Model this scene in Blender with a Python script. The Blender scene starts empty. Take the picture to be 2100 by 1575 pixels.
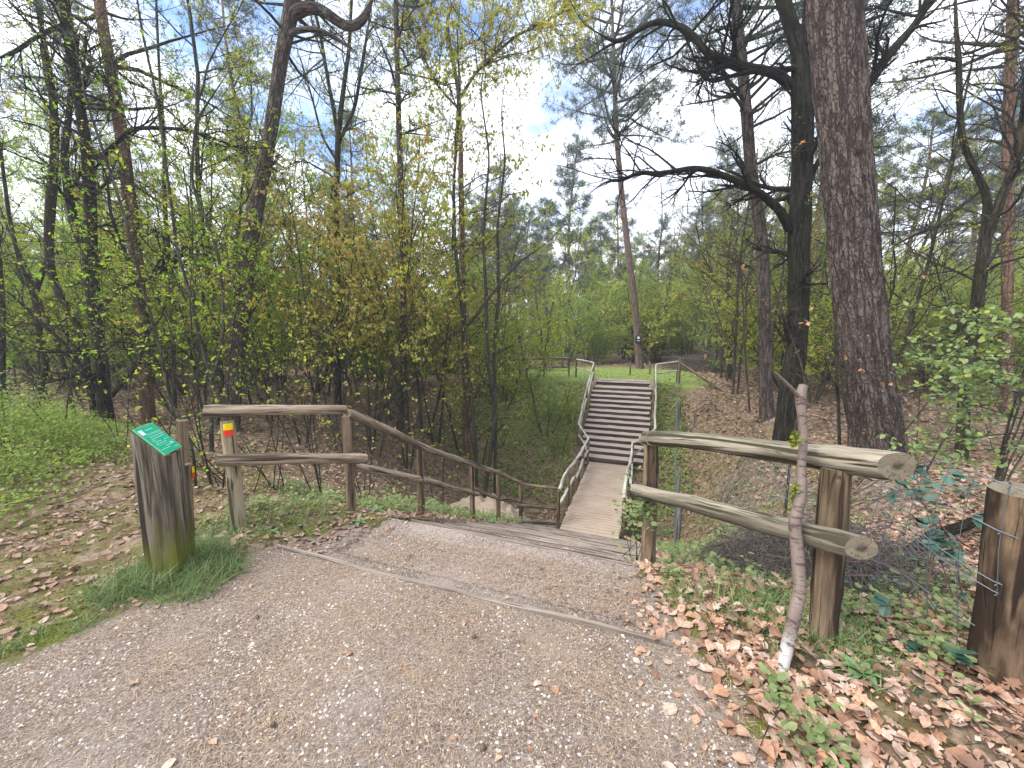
import bpy, math, random
import numpy as np
rnd = random.Random(7)
rg = np.random.default_rng(11)
SC = bpy.context.scene
COL = SC.collection
R = math.radians
# ------------------------------------------------------------------ camera model of the photograph
F = 789.0; PITCH = 7.65; CAMH = 1.6
cp, sp = math.cos(R(PITCH)), math.sin(R(PITCH))
def ray(u, v):
    a = (u-1050)/F; b = (v-787.5)/F
    return a, cp-sp*b, -(cp*b+sp)          # right, forward, up
def P(u, v, y):
    a, f, z = ray(u, v); k = y/f
    return np.array([a*k, y, CAMH+z*k])
# ------------------------------------------------------------------ stair axis frame
A = np.array([.334, .943]); A /= np.linalg.norm(A)
T = np.array([A[1], -A[0]])
T0 = 1.16
def st(x, y):
    return A[0]*x+A[1]*y, T[0]*x+T[1]*y+T0
def xy(s, t):
    return A[0]*s+T[0]*(t-T0), A[1]*s+T[1]*(t-T0)
ZB, ZF = -3.07, -.67
# ------------------------------------------------------------------ noise
_lat = np.random.default_rng(3).random((256, 256))
def vnoise(x, y):
    x = np.asarray(x, float); y = np.asarray(y, float)
    xi = np.floor(x).astype(int); yi = np.floor(y).astype(int)
    fx = x-xi; fy = y-yi
    fx = fx*fx*(3-2*fx); fy = fy*fy*(3-2*fy)
    g = lambda i, j: _lat[i & 255, j & 255]
    return (g(xi, yi)*(1-fx)+g(xi+1, yi)*fx)*(1-fy)+(g(xi, yi+1)*(1-fx)+g(xi+1, yi+1)*fx)*fy
def fbm(x, y, o=4):
    s = 0; a = .5
    for k in range(o):
        s = s+a*(vnoise(x*2**k+17.3*k, y*2**k+5.1*k)-.5); a *= .5
    return s
def sm(a, b, x):
    k = np.clip((x-a)/(b-a), 0, 1); return k*k*(3-2*k)
PATHP = np.array([(-6, -.8), (-4, .6), (-2.46, 1.65), (-2.0, 2.36), (-1.78, 2.85), (-1.45, 3.3), (1.02, 2.45), (.9, 1.77), (.95, 1.35), (1.05, 1.1), (1.35, .2), (1.6, -3), (-6, -3)])
def poly_dist(px, py, poly):
    px = np.asarray(px, float); py = np.asarray(py, float)
    ins = np.zeros(px.shape, bool); d = np.full(px.shape, 1e9)
    n = len(poly)
    for i in range(n):
        x1, y1 = poly[i]; x2, y2 = poly[(i+1) % n]
        c = ((y1 > py) != (y2 > py)) & (px < (x2-x1)*(py-y1)/(y2-y1+1e-12)+x1)
        ins ^= c
        k = np.clip(((px-x1)*(x2-x1)+(py-y1)*(y2-y1))/((x2-x1)**2+(y2-y1)**2), 0, 1)
        d = np.minimum(d, np.hypot(px-x1-k*(x2-x1), py-y1-k*(y2-y1)))
    return np.where(ins, d, -d)            # positive inside
SEC_S = [-50, 1.95, 2.05, 2.84, 3.1, 8.3, 9.3, 10.4, 12.2, 13.0, 13.8, 18.0, 200]
SEC_Z = [0, 0, -.10, -.12, -.26, -3.0, -3.75, -4.1, -4.1, -3.7, -3.05, -.67, -.67]
PL_S = [-50, 2.5, 18, 200]; PL_Z = [0, 0, -.67, -.67]
def terrain(x, y, fine=True):
    x = np.asarray(x, float); y = np.asarray(y, float)
    s, t = st(x, y)
    s2 = s+.35*fbm(x*.35, y*.35)*np.clip(np.abs(t)-1.6, 0, 2)
    sec = np.interp(s2, SEC_S, SEC_Z); pl = np.interp(s2, PL_S, PL_Z)
    wl = 1-sm(-9.5, -3.2, t); wl = 1-wl       # 0 at far left, 1 near axis
    wr = 1-.86*sm(1.7, 5.2, t)
    w = sm(-9.5, -3.0, t)*wr
    w = np.where(s2 < 3.0, w*np.clip(1-sm(1.25, 2.0, np.abs(t))*sm(3.0, 2.6, s2), 0, 1), w)
    z = pl+(sec-pl)*w
    # left forest floor a little lower behind the bilberries
    z = z-.55*sm(5.5, 9.5, y)*sm(-3, -7, x)*1.0
    pd = poly_dist(x, y, PATHP)
    off = np.clip(np.maximum(np.abs(t)-1.5, 0), 0, 1)*sm(.1, -.4, pd)
    z = z+.35*fbm(x*.45+3, y*.45+9)*off*np.clip(.4+s*.08, .3, 1.3)+.12*fbm(x*2.1, y*2.1)*off
    z = z+.015*fbm(x*3, y*3)
    r = np.hypot(x, y)
    z = z+.9*sm(35, 90, r)*(.5+fbm(x*.03, y*.03))
    # stairs and bridge cut into the bank
    instair = (np.abs(t-.05) < 1.12) & (s > 2.2) & (s < 18.3)
    z = np.where(instair, z-.22, z)
    # sand pile left of the stairs foot
    return z
def hit(u, v):
    a, f, zz = ray(u, v)
    ks = np.concatenate([np.linspace(1, 30, 3000), np.linspace(30, 90, 1500)])
    zt = terrain(a*ks, f*ks); zr = CAMH+zz*ks
    i = np.argmax(zr < zt)
    if zr[i] >= zt[i]: i = len(ks)-1
    k = ks[i]; return np.array([a*k, f*k, float(zt[i])])
# ------------------------------------------------------------------ mesh builder
class MB:
    def __init__(s): s.v = []; s.g = []; s.f = []; s.n = 0
    def add(s, v, faces, mi=0, grain=None, smooth=True):
        v = np.asarray(v, np.float32).reshape(-1, 3)
        if isinstance(faces, list) and isinstance(faces[0], tuple): faces = np.asarray(faces)
        if not isinstance(faces, list): faces = [faces]
        for fa in faces:
            fa = np.asarray(fa, np.int32)
            s.f.append((fa+s.n, mi, smooth))
        s.v.append(v); s.g.append(v if grain is None else np.asarray(grain, np.float32).reshape(-1, 3)); s.n += len(v)
    def box(s, c, half, ax=None, mi=0):
        c = np.asarray(c, float); ax = np.eye(3) if ax is None else np.asarray(ax, float)
        sg = np.array([(-1,-1,-1),(1,-1,-1),(1,1,-1),(-1,1,-1),(-1,-1,1),(1,-1,1),(1,1,1),(-1,1,1)], float)
        loc = sg*np.asarray(half)
        s.add(c+loc@ax, [(0,3,2,1),(4,5,6,7),(0,1,5,4),(1,2,6,5),(2,3,7,6),(3,0,4,7)], mi, grain=loc[:, [1, 2, 0]], smooth=False)
    def tube(s, pts, rad, k=8, mi=0, cap=False, capmi=None, rough=0, seed=0, flute=0):
        pts = np.asarray(pts, float); n = len(pts); rad = np.broadcast_to(np.asarray(rad, float), (n,))
        d = np.gradient(pts, axis=0); d /= (np.linalg.norm(d, axis=1)[:, None]+1e-9)
        ref = np.array([0, 0, 1.]) if abs(d[0][2]) < .9 else np.array([1., 0, 0])
        u = np.cross(d, ref); u /= (np.linalg.norm(u, axis=1)[:, None]+1e-9)
        w = np.cross(d, u)
        th = np.arange(k)*2*np.pi/k
        L = np.concatenate([[0], np.cumsum(np.linalg.norm(np.diff(pts, axis=0), axis=1))])
        rr = np.repeat(rad[:, None], k, 1)
        if rough:
            rr = rr*(1+rough*fbm(np.cos(th)[None]*1.5+L[:, None]*2+seed*7.7, np.sin(th)[None]*1.5+L[:, None]*1.3+seed*3.1, 3)*2)
        v = pts[:, None]+rr[..., None]*(np.cos(th)[None, :, None]*u[:, None]+np.sin(th)[None, :, None]*w[:, None])
        gr = np.stack([rr*np.cos(th)+seed*.37, rr*np.sin(th), np.repeat(L[:, None]+seed*1.9, k, 1)], -1)
        i = np.arange(n-1)[:, None]*k; j = np.arange(k)[None]; j2 = (j+1) % k
        q = np.stack([i+j, i+j2, i+k+j2, i+k+j], -1).reshape(-1, 4)
        s.add(v, q, mi, gr)
        if cap:
            cm = mi if capmi is None else capmi
            for e, o in ((0, 0), (n-1, 1)):
                ring = v[e]; c = pts[e]+(-d[e] if o == 0 else d[e])*rad[e]*.04
                vv = np.vstack([ring, c[None]])
                a = np.arange(k); b = (a+1) % k
                f = np.stack([b, a, np.full(k, k)], -1) if o == 0 else np.stack([a, b, np.full(k, k)], -1)
                g = np.vstack([np.stack([rad[e]*np.cos(th), rad[e]*np.sin(th), th*0], -1), [[0, 0, 0]]])
                s.add(vv, f, cm, g, smooth=False)
    def build(s, name, mats, parent=None, label=None, cat=None, group=None, kind=None, origin=None):
        me = bpy.data.meshes.new(name)
        V = np.concatenate(s.v).astype(np.float32); G = np.concatenate(s.g).astype(np.float32)
        if parent is not None and origin is None: origin = parent['_o'] if '_o' in parent else None
        if origin is not None: V = V-np.asarray(origin, np.float32)
        loops = np.concatenate([f.ravel() for f, _, _ in s.f]).astype(np.int32)
        tot = np.concatenate([np.full(len(f), f.shape[1]) for f, _, _ in s.f])
        mi = np.concatenate([np.full(len(f), m) for f, m, _ in s.f]).astype(np.int32)
        smo = np.concatenate([np.full(len(f), k) for f, _, k in s.f])
        starts = np.concatenate([[0], np.cumsum(tot)[:-1]]).astype(np.int32)
        me.vertices.add(len(V)); me.vertices.foreach_set('co', V.ravel())
        me.loops.add(len(loops)); me.loops.foreach_set('vertex_index', loops)
        me.polygons.add(len(tot)); me.polygons.foreach_set('loop_start', starts)
        me.polygons.foreach_set('material_index', mi)
        me.polygons.foreach_set('use_smooth', smo.astype(bool))
        me.update(calc_edges=True)
        at = me.attributes.new('grain', 'FLOAT_VECTOR', 'POINT'); at.data.foreach_set('vector', G.ravel())
        for m in (mats if isinstance(mats, (list, tuple)) else [mats]): me.materials.append(m)
        o = bpy.data.objects.new(name, me); COL.objects.link(o)
        if parent is not None: o.parent = parent
        elif origin is not None: o.location = origin
        tag(o, label, cat, group, kind)
        return o
def tag(o, label=None, cat=None, group=None, kind=None):
    if label: o['label'] = label
    if cat: o['category'] = cat
    if group: o['group'] = group
    if kind: o['kind'] = kind
def thing(name, label, cat, loc=(0, 0, 0), group=None):
    o = bpy.data.objects.new(name, None); COL.objects.link(o); o.location = loc; o.empty_display_size = .2
    ORG[o.name] = np.asarray(loc, np.float32)
    tag(o, label, cat, group); return o
ORG = {}
def part(mb, name, mats, root, label=None):
    return mb.build(name, mats, root, origin=ORG[root.name], label=label)
def copy_tree(o, loc, rz, sc, label, group, parent=None):
    c = o.copy(); COL.objects.link(c)
    if parent is None:
        c.location = loc; c.rotation_euler = (rnd.uniform(-.04, .04), rnd.uniform(-.04, .04), rz); c.scale = sc
        tag(c, label, None, group)
    else: c.parent = parent
    for ch in list(o.children):
        copy_tree(ch, None, 0, None, None, None, c)
    return c
def rotm(yaw, pitch, roll):
    cy, sy = np.cos(yaw), np.sin(yaw); cx, sx = np.cos(pitch), np.sin(pitch); cr, sr = np.cos(roll), np.sin(roll)
    o, z = np.ones_like(cy), np.zeros_like(cy)
    Z = np.stack([np.stack([cy, -sy, z], -1), np.stack([sy, cy, z], -1), np.stack([z, z, o], -1)], -2)
    X = np.stack([np.stack([o, z, z], -1), np.stack([z, cx, -sx], -1), np.stack([z, sx, cx], -1)], -2)
    Y = np.stack([np.stack([cr, z, sr], -1), np.stack([z, o, z], -1), np.stack([-sr, z, cr], -1)], -2)
    return Z@X@Y
def scatter(mb, tv, tf, pos, M, sc, mi=0, smooth=False):
    tv = np.asarray(tv, float); pos = np.asarray(pos, float); N = len(pos)
    if N == 0: return
    sc = np.asarray(sc, float)
    if sc.ndim == 1: sc = sc[:, None]
    v = np.einsum('nij,nkj->nki', M, tv[None]*sc[:, None, :])+pos[:, None]
    tf = np.asarray(tf); f = (tf[None]+np.arange(N)[:, None, None]*len(tv)).reshape(-1, tf.shape[1])
    mb.add(v.reshape(-1, 3), f, mi, smooth=smooth)
def dirm(d, rollang):
    d = d/(np.linalg.norm(d, axis=1)[:, None]+1e-9)
    yaw = np.arctan2(-d[:, 0], d[:, 1]); pitch = np.arcsin(np.clip(d[:, 2], -1, 1))
    return rotm(yaw, pitch, rollang)
LEAF = ([(0,0,0),(.3,.35,.07),(.22,.75,.05),(0,1,-.02),(-.22,.75,.05),(-.3,.35,.07)], [(0,1,2,3),(0,3,4,5)])
LEAFN = ([(0,0,0),(.24,.22,.05),(0,.22,.0),(-.24,.22,.05),(.34,.5,.10),(0,.5,.02),(-.34,.5,.10),(.22,.8,.06),(0,.8,.0),(-.22,.8,.06),(0,1.02,-.07)], [(0,1,2),(0,2,3),(1,4,5),(1,5,2),(2,5,6),(2,6,3),(4,7,8),(4,8,5),(5,8,9),(5,9,6),(7,10,8),(8,10,9)])
_oo = [(.0,0),(.12,.12),(.06,.2),(.26,.3),(.12,.42),(.34,.55),(.16,.64),(.24,.8),(.1,.86),(0,1.0)]
_ov = [(x, y, .10*x) for x, y in _oo]+[(-x, y, .16*x) for x, y in _oo[1:-1][::-1]]+[(0, .5, -.02)]
LEAFO = (_ov, [(i, (i+1) % (len(_ov)-1), len(_ov)-1) for i in range(len(_ov)-1)])
LEAFS = ([(0,0,0),(.3,.45,.06),(0,1,0),(-.3,.45,.06)], [(0,1,2),(0,2,3)])
# ------------------------------------------------------------------ materials
def mat(name, rough=.9, spec=.2):
    m = bpy.data.materials.new(name); m.use_nodes = True; nt = m.node_tree; nt.nodes.clear()
    out = nt.nodes.new('ShaderNodeOutputMaterial'); b = nt.nodes.new('ShaderNodeBsdfPrincipled')
    b.inputs['Roughness'].default_value = rough; b.inputs['Specular IOR Level'].default_value = spec
    nt.links.new(b.outputs[0], out.inputs[0]); return m, nt, b
def N(nt, typ, **k):
    n = nt.nodes.new(typ)
    for a, v in k.items():
        if a in n.inputs.keys() if isinstance(a, str) else False: n.inputs[a].default_value = v
        else: setattr(n, a, v)
    return n
def noise(nt, vec, scale, detail=4, rough=.6):
    n = nt.nodes.new('ShaderNodeTexNoise'); n.inputs['Scale'].default_value = scale; n.inputs['Detail'].default_value = detail; n.inputs['Roughness'].default_value = rough
    if vec is not None: nt.links.new(vec, n.inputs['Vector'])
    return n.outputs['Fac']
def vor(nt, vec, scale, feature='F1', out='Distance', rnd_=1):
    n = nt.nodes.new('ShaderNodeTexVoronoi'); n.feature = feature; n.inputs['Scale'].default_value = scale; n.inputs['Randomness'].default_value = rnd_
    if vec is not None: nt.links.new(vec, n.inputs['Vector'])
    return n.outputs[out]
def ramp(nt, fac, stops):
    n = nt.nodes.new('ShaderNodeValToRGB'); e = n.color_ramp.elements
    while len(e) < len(stops): e.new(.5)
    for i, (p, c) in enumerate(stops):
        e[i].position = p; e[i].color = tuple(c)+(1,) if len(c) == 3 else c
    nt.links.new(fac, n.inputs[0]); return n.outputs[0]
def mixc(nt, fac, a, b, mode='MIX'):
    n = nt.nodes.new('ShaderNodeMix'); n.data_type = 'RGBA'; n.blend_type = mode
    for s, x in ((n.inputs[0], fac), (n.inputs[6], a), (n.inputs[7], b)):
        if hasattr(x, 'links'): nt.links.new(x, s)
        elif isinstance(x, (int, float)): s.default_value = x
        else: s.default_value = tuple(x)+(1,)
    return n.outputs[2]
def math_(nt, op, a, b=0., c=None, clamp=False):
    n = nt.nodes.new('ShaderNodeMath'); n.operation = op; n.use_clamp = clamp
    for s, x in zip(n.inputs, (a, b) if c is None else (a, b, c)):
        if hasattr(x, 'links'): nt.links.new(x, s)
        else: s.default_value = x
    return n.outputs[0]
def bump(nt, b, h, strength=.5, dist=.02):
    n = nt.nodes.new('ShaderNodeBump'); n.inputs['Strength'].default_value = strength; n.inputs['Distance'].default_value = dist
    nt.links.new(h, n.inputs['Height']); nt.links.new(n.outputs[0], b.inputs['Normal'])
def grain(nt, sx=1, sz=1):
    a = nt.nodes.new('ShaderNodeAttribute'); a.attribute_name = 'grain'
    m = nt.nodes.new('ShaderNodeMapping'); m.inputs['Scale'].default_value = (sx, sx, sz)
    nt.links.new(a.outputs['Vector'], m.inputs[0]); return m.outputs[0]
def objco(nt, s=(1, 1, 1)):
    a = nt.nodes.new('ShaderNodeNewGeometry'); m = nt.nodes.new('ShaderNodeMapping'); m.inputs['Scale'].default_value = s
    nt.links.new(a.outputs['Position'], m.inputs[0]); return m.outputs[0]
def island(nt):
    return nt.nodes.new('ShaderNodeNewGeometry').outputs['Random Per Island']
def leafmat(name, cols, trans=.35, rough=.6, spec=.3, objvar=True, spots=0):
    m = bpy.data.materials.new(name); m.use_nodes = True; nt = m.node_tree; nt.nodes.clear()
    out = nt.nodes.new('ShaderNodeOutputMaterial'); b = nt.nodes.new('ShaderNodeBsdfPrincipled')
    b.inputs['Roughness'].default_value = rough; b.inputs['Specular IOR Level'].default_value = spec
    n = len(cols); c = ramp(nt, island(nt), [(i/(n-1), q) for i, q in enumerate(cols)])
    if spots:
        c = mixc(nt, math_(nt, 'MULTIPLY', ramp(nt, noise(nt, objco(nt), 70, 5, .7), [(.4, (0,)*3), (.65, (1,)*3)]), spots), c, tuple(x*.4 for x in cols[2]))
    if objvar:
        oi = nt.nodes.new('ShaderNodeObjectInfo')
        hv = nt.nodes.new('ShaderNodeHueSaturation'); nt.links.new(c, hv.inputs['Color'])
        nt.links.new(math_(nt, 'MULTIPLY_ADD', oi.outputs['Random'], .05, .475), hv.inputs['Hue'])
        nt.links.new(math_(nt, 'MULTIPLY_ADD', oi.outputs['Random'], -.35, 1.15), hv.inputs['Value'])
        c = hv.outputs[0]
    nt.links.new(c, b.inputs['Base Color'])
    if trans:
        t = nt.nodes.new('ShaderNodeBsdfTranslucent'); nt.links.new(c, t.inputs[0])
        mx = nt.nodes.new('ShaderNodeMixShader'); mx.inputs[0].default_value = trans
        nt.links.new(b.outputs[0], mx.inputs[1]); nt.links.new(t.outputs[0], mx.inputs[2]); nt.links.new(mx.outputs[0], out.inputs[0])
    else: nt.links.new(b.outputs[0], out.inputs[0])
    return m
def barkmat(name, c1, c2, crack, sx=9, sz=2.2, moss=0, platy=True, bd=.03):
    m, nt, b = mat(name, .95, .1); g = grain(nt, sx, sz)
    gw = nt.nodes.new('ShaderNodeVectorMath'); gw.operation = 'ADD'
    nz = nt.nodes.new('ShaderNodeTexNoise'); nz.inputs['Scale'].default_value = 1.6; nt.links.new(g, nz.inputs['Vector'])
    nt.links.new(g, gw.inputs[0]); nt.links.new(nz.outputs['Color'], gw.inputs[1])
    e = vor(nt, gw.outputs[0], 1.6, 'DISTANCE_TO_EDGE')
    rid = math_(nt, 'ABSOLUTE', math_(nt, 'SUBTRACT', noise(nt, grain(nt, sx*.8, sz*.35), 1, 4, .65), .5))
    e = math_(nt, 'MINIMUM', math_(nt, 'ADD', e, math_(nt, 'MULTIPLY', noise(nt, grain(nt, sx*.3, sz*.3), 1, 3), .22)), math_(nt, 'MULTIPLY', rid, 4))
    e1 = ramp(nt, e, [(.05, (0,)*3), (.24, (1,)*3)])
    fn = noise(nt, g, 6, 6, .7); big = noise(nt, g, .5, 3)
    c = mixc(nt, fn, c1, c2); c = mixc(nt, e1, crack, c)
    c = mixc(nt, math_(nt, 'MULTIPLY', big, .5), c, tuple(x*.55 for x in c1))
    if moss:
        mk = ramp(nt, noise(nt, g, .7, 5, .7), [(.5-.15*moss, (0,)*3), (.62, (1,)*3)])
        c = mixc(nt, math_(nt, 'MULTIPLY', mk, min(1, moss)), c, (.06, .065, .015))
    nt.links.new(c, b.inputs['Base Color'])
    h = math_(nt, 'ADD', math_(nt, 'MULTIPLY', e1, .7), math_(nt, 'MULTIPLY', fn, .5))
    bump(nt, b, h, .9, bd); return m
def woodmat(name, c1, c2, dark, green=None, sx=60, sz=3, gz=None, stain=.75):
    m, nt, b = mat(name, .85, .2); g = grain(nt, sx, sz)
    n1 = noise(nt, g, 1, 6, .7); g2 = grain(nt, sx*.25, sz*.4); n2 = noise(nt, g2, 1, 4)
    c = mixc(nt, ramp(nt, n1, [(.3, (0,)*3), (.7, (1,)*3)]), c1, c2)
    ck = ramp(nt, noise(nt, grain(nt, sx*.5, sz*.35), 1, 3, .5), [(.38, (1,)*3), (.44, (0,)*3)])
    sp_ = vor(nt, grain(nt, sx*.55, sz*.22), 1, 'DISTANCE_TO_EDGE'); sp_ = ramp(nt, math_(nt, 'ADD', sp_, math_(nt, 'MULTIPLY', noise(nt, grain(nt, sx*.2, sz), 1, 3), .22)), [(.08, (1,)*3), (.13, (0,)*3)])
    ck = math_(nt, 'MAXIMUM', ck, sp_)
    c = mixc(nt, ck, c, dark)
    c = mixc(nt, ramp(nt, n2, [(.42, (0,)*3), (.62, (stain,)*3)]), c, tuple(x*.3 for x in c1))
    if green is not None:
        zz = nt.nodes.new('ShaderNodeSeparateXYZ'); nt.links.new(objco(nt), zz.inputs[0])
        k = math_(nt, 'ADD', zz.outputs[2], math_(nt, 'MULTIPLY', noise(nt, objco(nt, (14, 14, 3)), 1, 4), .5))
        k = ramp(nt, math_(nt, 'MULTIPLY', k, .8), [(gz-.1, (1,)*3), (gz+.14, (0,)*3)])
        c = mixc(nt, math_(nt, 'MULTIPLY', k, .85), c, green)
    nt.links.new(c, b.inputs['Base Color'])
    h = math_(nt, 'ADD', math_(nt, 'SUBTRACT', math_(nt, 'MULTIPLY', n1, .6), math_(nt, 'MULTIPLY', ck, .9)), math_(nt, 'MULTIPLY', n2, .5))
    bump(nt, b, h, .8, .012); return m
def plain(name, c, rough=.6, spec=.4, metal=0):
    m, nt, b = mat(name, rough, spec); b.inputs['Metallic'].default_value = metal
    g = noise(nt, objco(nt), 60, 4); nt.links.new(mixc(nt, g, tuple(x*.75 for x in c), tuple(min(1, x*1.15) for x in c)), b.inputs['Base Color']); return m
M = {}
M['log'] = woodmat('log_wood', (.25, .18, .12), (.48, .38, .27), (.05, .035, .025), sx=45, sz=3.5)
M['logg'] = woodmat('log_wood_green', (.17, .145, .10), (.36, .315, .24), (.045, .04, .02), sx=45, sz=3.5)
M['logfar'] = woodmat('weathered_log', (.48, .455, .38), (.66, .63, .54), (.2, .18, .14), sx=45, sz=3.5, stain=.3)
M['post'] = woodmat('post_wood', (.16, .105, .065), (.32, .24, .15), (.03, .02, .015), sx=50, sz=3)
M['postl'] = woodmat('pale_post_wood', (.32, .26, .15), (.44, .37, .25), (.06, .05, .03), sx=50, sz=3)
M['sleeper'] = woodmat('sleeper_wood', (.17, .135, .095), (.33, .275, .20), (.03, .025, .02), green=(.13, .14, .012), gz=.37, sx=38, sz=2.5, stain=.95)
M['bigpost'] = woodmat('thick_post_wood', (.11, .07, .045), (.29, .20, .12), (.015, .012, .01), sx=26, sz=4, stain=1.)
M['endg'] = woodmat('end_grain', (.26, .19, .12), (.36, .28, .19), (.05, .03, .02), sx=30, sz=30)
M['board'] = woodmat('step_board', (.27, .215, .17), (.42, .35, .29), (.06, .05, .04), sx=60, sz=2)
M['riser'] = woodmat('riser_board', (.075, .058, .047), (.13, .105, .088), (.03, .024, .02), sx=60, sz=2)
M['greypost'] = woodmat('grey_post', (.2, .2, .18), (.3, .3, .27), (.06, .06, .05), sx=60, sz=3)
M['pine'] = barkmat('pine_bark', (.15, .115, .098), (.27, .215, .185), (.045, .034, .03), sx=11, sz=4, bd=.06)
M['pine2'] = barkmat('pine_bark_far', (.22, .15, .12), (.33, .245, .20), (.09, .06, .05), sx=13, sz=5)
M['pinered'] = barkmat('pine_bark_red', (.25, .145, .10), (.37, .235, .17), (.11, .065, .05), sx=10, sz=4)
M['oak'] = barkmat('dark_bark', (.03, .027, .022), (.075, .066, .052), (.01, .009, .008), sx=16, sz=3, moss=.3)
M['oak2'] = barkmat('dark_bark_brown', (.065, .054, .04), (.13, .11, .085), (.022, .019, .015), sx=14, sz=3, moss=.4)
M['twig'] = barkmat('twig_bark', (.11, .09, .07), (.20, .17, .135), (.05, .045, .035), sx=20, sz=6)
M['stem'] = barkmat('stem_bark', (.10, .09, .07), (.21, .185, .15), (.045, .04, .032), sx=18, sz=4, moss=.3)
M['greytwig'] = barkmat('grey_twig_bark', (.26, .22, .19), (.42, .37, .32), (.12, .10, .09), sx=20, sz=6)
M['yleaf'] = leafmat('yellow_green_leaf', [(.42, .46, .035), (.50, .50, .05), (.34, .44, .03), (.50, .42, .06), (.30, .42, .03)], .5)
M['oleaf'] = leafmat('bronze_leaf', [(.55, .45, .12), (.50, .44, .08), (.42, .42, .07), (.58, .44, .16), (.36, .40, .06)], .5)
M['gleaf'] = leafmat('fresh_green_leaf', [(.30, .46, .03), (.39, .54, .04), (.25, .41, .03), (.45, .55, .05), (.34, .50, .035)], .5)
M['mleaf'] = leafmat('mint_leaf', [(.11, .20, .07), (.17, .26, .10), (.23, .32, .13), (.15, .25, .06), (.30, .36, .07)], .35)
M['fleaf'] = leafmat('far_green_leaf', [(.38, .47, .08), (.46, .53, .10), (.33, .44, .07), (.50, .54, .14), (.38, .50, .08)], .5)
M['needle'] = leafmat('pine_needle', [(.10, .14, .09), (.13, .17, .11), (.16, .20, .14), (.11, .15, .10), (.19, .22, .15)], .3)
M['bleaf'] = leafmat('brown_leaf_hanging', [(.42, .20, .09), (.35, .16, .07), (.5, .28, .15)], .3, objvar=False)
M['litter'] = leafmat('fallen_leaf', [(.48, .28, .18), (.54, .36, .25), (.40, .21, .125), (.58, .44, .34), (.22, .115, .07), (.54, .29, .16), (.64, .50, .41), (.34, .20, .135), (.16, .09, .06)], .08, .6, .3, objvar=False, spots=.6)
M['litterd'] = leafmat('fallen_leaf_dull', [(.36, .23, .15), (.47, .33, .235), (.26, .15, .10), (.55, .42, .33), (.20, .125, .085), (.42, .25, .155)], .05, .75, .2, objvar=False, spots=.6)
M['grass'] = leafmat('grass_blade', [(.12, .22, .06), (.17, .28, .08), (.10, .20, .06), (.24, .33, .11), (.36, .34, .18)], .3, objvar=False)
M['dgrass'] = leafmat('dark_grass_blade', [(.09, .16, .04), (.13, .21, .06), (.07, .13, .035), (.19, .25, .08), (.32, .30, .16)], .25, objvar=False)
M['lgrass'] = leafmat('bright_grass_blade', [(.27, .38, .09), (.33, .43, .11), (.24, .34, .08), (.40, .44, .15)], .3, objvar=False)
M['bilb'] = leafmat('bilberry_leaf', [(.20, .30, .045), (.27, .37, .06), (.12, .20, .03), (.34, .41, .09), (.16, .26, .04)], .4, objvar=False)
M['herb'] = leafmat('herb_leaf', [(.15, .21, .07), (.21, .27, .10), (.28, .32, .13), (.12, .17, .06)], .3, objvar=False)
M['foxglove'] = leafmat('rosette_leaf', [(.15, .25, .10), (.20, .30, .13), (.17, .27, .09)], .25, objvar=False)
M['bramble'] = leafmat('bramble_leaf', [(.03, .08, .05), (.05, .12, .08), (.09, .15, .11)], .15, .35, .5, objvar=False)
M['bramstem'] = plain('bramble_stem', (.16, .08, .075))
M['moss'] = leafmat('moss_tuft', [(.14, .17, .02), (.2, .22, .03), (.11, .14, .02)], .1, .9, objvar=False)
M['wire'] = plain('galvanised_wire', (.16, .18, .20), .5, .5, .3)
M['pebble'] = leafmat('pebble', [(.5, .45, .38), (.58, .53, .46), (.33, .28, .23), (.70, .67, .62), (.45, .34, .24), (.28, .25, .24), (.58, .55, .5)], 0, .6, .3, objvar=False)
M['strawneedle'] = leafmat('dry_needle', [(.42, .30, .19), (.26, .17, .11), (.52, .40, .28), (.15, .10, .07)], 0, .8, objvar=False)
M['conem'] = plain('cone_scale', (.13, .09, .065), .9)
M['signg'] = plain('green_enamel', (.0, .42, .22), .35, .5)
M['signw'] = plain('pale_print', (.35, .75, .6), .4, .4)
M['signb'] = plain('light_green_border', (.16, .55, .25), .4, .4)
M['white'] = plain('white_paint', (.8, .82, .85), .4)
M['yellow'] = plain('yellow_paint', (.85, .62, .0), .4)
M['red'] = plain('red_paint', (.72, .045, .02), .4)
M['black'] = plain('black_plate', (.02, .03, .035), .5)
m, nt, b = mat('end_grain_rings', .9, .1); g = grain(nt, 1, 0); vl_ = nt.nodes.new('ShaderNodeVectorMath'); vl_.operation = 'LENGTH'; nt.links.new(g, vl_.inputs[0])
rings = math_(nt, 'SINE', math_(nt, 'MULTIPLY', math_(nt, 'ADD', vl_.outputs['Value'], math_(nt, 'MULTIPLY', noise(nt, g, 30, 3), .006)), 1400))
c = mixc(nt, rings, (.20, .165, .115), (.24, .20, .14)); c = mixc(nt, ramp(nt, math_(nt, 'ADD', vl_.outputs['Value'], math_(nt, 'MULTIPLY', noise(nt, g, 40, 4, .7), .05)), [(.035, (.85,)*3), (.05, (0,)*3)]), c, (.04, .028, .02)); nt.links.new(c, b.inputs['Base Color']); crk = ramp(nt, math_(nt, 'ABSOLUTE', math_(nt, 'SUBTRACT', noise(nt, g, 17, 2), .5)), [(.004, (.8,)*3), (.012, (0,)*3)]); c = mixc(nt, crk, c, (.03, .022, .016)); c = mixc(nt, ramp(nt, noise(nt, g, 18, 5, .7), [(.4, (0,)*3), (.7, (.6,)*3)]), c, (.09, .075, .055)); nt.links.new(c, b.inputs['Base Color']); bump(nt, b, rings, .4, .002); M['endg'] = m
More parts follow.
